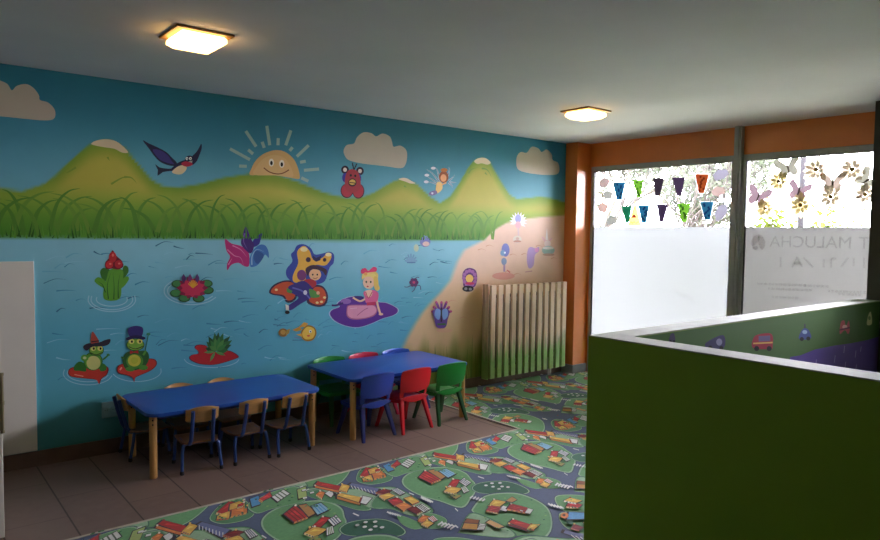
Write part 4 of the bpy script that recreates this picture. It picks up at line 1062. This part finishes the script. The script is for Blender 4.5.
def butterfly(x, y, s, rot, m, label):
    s *= 1.2; cy, cz = GP(x, y); t = thing('paper_butterfly', label, 'paper butterfly', (XS-.004, cy, cz), 0, 'paper butterflies on the right-hand pane')
    ca, sa = math.cos(rot), math.sin(rot)
    def R(y_, z_): return (ca*y_-sa*z_, sa*y_+ca*z_)
    for sg in (-1, 1):
        o_ = catmull([(0,.1),(.25*sg,.55),(.75*sg,.95),(1.0*sg,.8),(.95*sg,.4),(.6*sg,.08),(.72*sg,-.2),(.62*sg,-.62),(.3*sg,-.7),(0,-.25)], 4)
        b = bmesh.new(); b.faces.new([b.verts.new((-.012*abs(y_), *R(y_*s, z_*s))) for y_, z_ in o_])
        obj('wing', b, m, t)
    b = bmesh.new(); p0, p1, p2 = R(0, -.5*s), R(0, .1*s), R(0, .45*s); tube(b, [(-.006, *p0), (-.007, *p1), (-.006, *p2)], [.004, .009, .005], 8)
    for sg in (-1, 1): e0, e1 = R(.02*sg*s, .42*s), R(.16*sg*s, .8*s); tube(b, [(-.006, *e0), (-.006, *e1)], .0018, 5)
    obj('body', b, M_bb, t, True)
butterfly(758.5, 197.5, .098, .35, M_bw[0], 'mauve paper butterfly low on the pane, nearest the window post'); flower(766, 208.5, .078, M_petal2, 'yellowish paper flower under the mauve butterfly nearest the window post', 1)
butterfly(788.5, 168.5, .098, -.25, M_bw[1], 'grey-green paper butterfly highest on the pane, beside the outdoor pole'); flower(779.5, 181.5, .078, M_petal2, 'yellowish paper flower below the highest butterfly, left of the outdoor pole', 2)
butterfly(799, 192, .088, .3, M_bw[0], 'mauve-grey paper butterfly in front of the outdoor pole'); flower(801, 205, .085, M_petal2, 'yellowish paper flower lowest on the pane, in front of the outdoor pole', 3)
flower(816.7, 169.8, .088, M_petal, 'white paper flower alone between the pole and the beige butterfly', 4)
butterfly(833, 183.5, .090, 0, M_bw[2], 'beige paper butterfly between the two upper white flowers'); flower(831.5, 197, .080, M_petal, 'white paper flower under the beige butterfly', 5)
flower(853, 169.5, .088, M_petal, 'white paper flower high up near the dark post', 6)
butterfly(866.5, 181, .085, .9, M_bw[1], 'greenish paper butterfly partly hidden by the dark post'); flower(866, 194.5, .075, M_petal, 'white paper flower lowest beside the dark post', 7)

def print_mat(name, c, a):
    m = bpy.data.materials.new(name); m.use_nodes = True
    nt = m.node_tree; nt.nodes.remove(nt.nodes['Principled BSDF']); out = nt.nodes['Material Output']
    t = nt.nodes.new('ShaderNodeBsdfTransparent'); d = nt.nodes.new('ShaderNodeBsdfDiffuse'); d.inputs[0].default_value = srgb(c)
    mx = nt.nodes.new('ShaderNodeMixShader'); mx.inputs[0].default_value = a
    nt.links.new(t.outputs[0], mx.inputs[1]); nt.links.new(d.outputs[0], mx.inputs[2]); nt.links.new(mx.outputs[0], out.inputs[0])
    return m
# mirrored lettering printed on the film of the right-hand window
def reparent(o, par): o.parent = par; o.matrix_parent_inverse = Matrix.Translation(-Vector(par.location)); return o
M_let = print_mat('grey_green_print', (120, 160, 146), .17); M_let2 = print_mat('pale_grey_print', (120, 116, 120), .12); M_pink = print_mat('pale_pink_print', (214, 110, 126), .13); M_logo = print_mat('faded_red_print', (200, 80, 80), .20)
def text(body, y, z, size, m, par, sx=1.0):
    c = bpy.data.curves.new('lettering', 'FONT'); c.body = body; c.size = size; c.offset = 0
    o = bpy.data.objects.new('lettering', c); COL.objects.link(o)
    # text runs along +Y and faces the street (+X), so the room reads it reversed
    o.matrix_world = Matrix(((0, 0, 1, 0), (1, 0, 0, 0), (0, 1, 0, 0), (0, 0, 0, 1)))
    dg = bpy.context.evaluated_depsgraph_get(); me = bpy.data.meshes.new_from_object(o.evaluated_get(dg))
    bpy.data.objects.remove(o); bpy.data.curves.remove(c)
    vs_ = np.array([v.co for v in me.vertices]); w_ = vs_[:, 0].max()
    for v in me.vertices: x_, y_, z_ = v.co; v.co = (XW+.0150-.0004+z_, y+x_*sx, z+y_)
    me.materials.clear(); me.materials.append(m)
    q = bpy.data.objects.new('lettering', me); COL.objects.link(q); return reparent(q, par), w_
lt, lw = text('MALUCHA', 2.375, 1.605, .155, M_let, window_right, 1.0)
text('AT', 2.13, 1.605, .155, M_let, window_right)
b = bmesh.new()
def mark(pts, wd):
    for (xa, ya), (xb, yb) in zip(pts[:-1], pts[1:]):
        (y1, z1), (y2, z2) = GP(xa, ya), GP(xb, yb); dy, dz = y2-y1, z2-z1; l = math.hypot(dy, dz); ny, nz = -dz/l*wd/2, dy/l*wd/2
        b.faces.new([b.verts.new((XW+.0148, y1+ny, z1+nz)), b.verts.new((XW+.0148, y2+ny, z2+nz)), b.verts.new((XW+.0148, y2-ny, z2-nz)), b.verts.new((XW+.0148, y1-ny, z1-nz))])
for q in ([(780.5,257),(780.5,267)], [(792,267.5),(797,257),(802,267)], [(794,263.5),(800,263.5)], [(803,257.5),(808,262),(813,267.5)], [(823.5,259),(823.5,267.5)], [(831,258.5),(831,267.5)], [(831,258.5),(836,258.5)], [(841,267),(848,257.5)], [(853.5,257.5),(853.5,266)], [(864,257.5),(864,268)]): mark(q, .018)
reparent(obj('lettering', b, M_let2), window_right)
b = bmesh.new()
for x0_, x1_, y_ in ((757,803,283.5),(804,826,285.5),(828,864,291),(768,812,288.5),(838,860,294),(772,798,297)):
    x_ = x0_; r_ = random.Random(int(x0_))
    while x_ < x1_:
        l_ = r_.uniform(1.5, 4); mark([(x_, y_+.04*(x_-x0_)), (x_+l_, y_+.04*(x_+l_-x0_))], .022); x_ += l_+r_.uniform(.6, 1.6)
reparent(obj('small_print', b, M_pink), window_right)
b = bmesh.new()
for o_ in ([(751,241),(755,235.5),(760,237),(757,243),(752,246)], [(758,234.5),(763,237),(765,244),(762,250),(758.5,244)], [(752,248),(757,246),(757,250)]):
    b.faces.new([b.verts.new((XW+.0148, *GP(*p))) for p in catmull(o_, 4)])
reparent(obj('logo', b, M_logo), window_right)

# ------------------------------------------------------------------ outdoors
struct(box_obj('ground', (XW+.25, 40, -20, 40, -.25, -.05), mat('gravel_and_grass', (150, 156, 130), .95, var=.12, scale=3)))
M_bark = mat('grey_brown_bark', (46, 41, 38), .9, var=.15, scale=15); M_leaf = translucent_mat('pale_leaves', (66, 78, 30), .4); M_leaf2 = translucent_mat('grey_green_leaves', (58, 64, 52), .4)
def tree(label, x, y, h, seed, lean, n_leaf, ml, spread=1.0, depth=5, r0=.05, ls=1.0):
    r_ = random.Random(seed); t = thing('tree', label, 'tree', (x, y, -.05), 0, 'trees outside the windows')
    trunk = bmesh.new(); tips = []
    def grow(p, d, l, r, k):
        q = p+d*l; m_ = (p+q)/2+Vector((r_.uniform(-1,1), r_.uniform(-1,1), r_.uniform(-1,1)))*l*.06
        tube(trunk, [p, m_, q], [r, r*.85, r*.7], 5 if k > 1 else 3, False)
        if k <= 2: tips.append((m_, d)); tips.append((q, d))
        if k == 0: return
        for _ in range(3 if k > 1 else 4):
            nd = (d+Vector((r_.uniform(-1,1)*spread, r_.uniform(-1,1)*spread, r_.uniform(-.4,.7)))*.75+Vector((0, lean, .1))*.25).normalized()
            grow(p+d*l*r_.uniform(.5, 1.0), nd, l*r_.uniform(.62, .85), r*.62, k-1)
    grow(Vector((0, 0, 0)), Vector((0, 0, 1)), h*.32, r0, depth)
    obj('branches', trunk, M_bark, t)
    b = bmesh.new()
    for i in range(n_leaf):
        p, d = r_.choice(tips); p = p+Vector((r_.gauss(0,.06), r_.gauss(0,.06), r_.gauss(0,.06))); s_ = r_.uniform(.018, .04)*ls
        a = Vector((r_.uniform(-1,1), r_.uniform(-1,1), r_.uniform(-1,1))).normalized(); c = a.orthogonal().normalized()
        b.faces.new([b.verts.new(p+a*s_*1.6), b.verts.new(p+c*s_*.6), b.verts.new(p-a*s_*1.6), b.verts.new(p-c*s_*.6)])
    o_ = obj('foliage', b, ml, t); o_['kind'] = 'stuff'
tree('twiggy tree outside, filling the view behind the paper pennants', 9.4, 5.75, 3.6, 11, -.25, 2600, M_leaf2, 1.0, 6, .06)
tree('tall pale tree far outside, behind the blue pennants beside the pilaster', 15.0, 11.6, 6.0, 12, 0, 7000, M_leaf2, 1.1, 6, .10, 1.6)
tree('tall pale tree far outside, behind the black and orange pennants', 22.5, 13.2, 7.4, 13, 0, 5000, M_leaf2, 1.1, 6, .11, 2.0)
tree('small leafy tree outside below the mauve butterfly by the window post', 7.75, 3.70, 2.6, 14, 0, 1100, M_leaf, .55, 4, .02)
tree('slender young tree outside behind the lower white paper flowers', 10.6, 3.55, 2.75, 15, .1, 500, M_leaf, .6, 4, .018)
bm = bmesh.new(); tube(bm, [(9.0, 3.789, -.05), (9.0, 3.789, .3), (9.0, 3.789, 4.6)], [.06, .038, .036], 14)
tag(obj('lamp_post', bm, mat('galvanised_pole', (30, 30, 32), .8, 0, spec=0.1)), 'grey metal pole standing outside the window with paper flowers', 'pole')
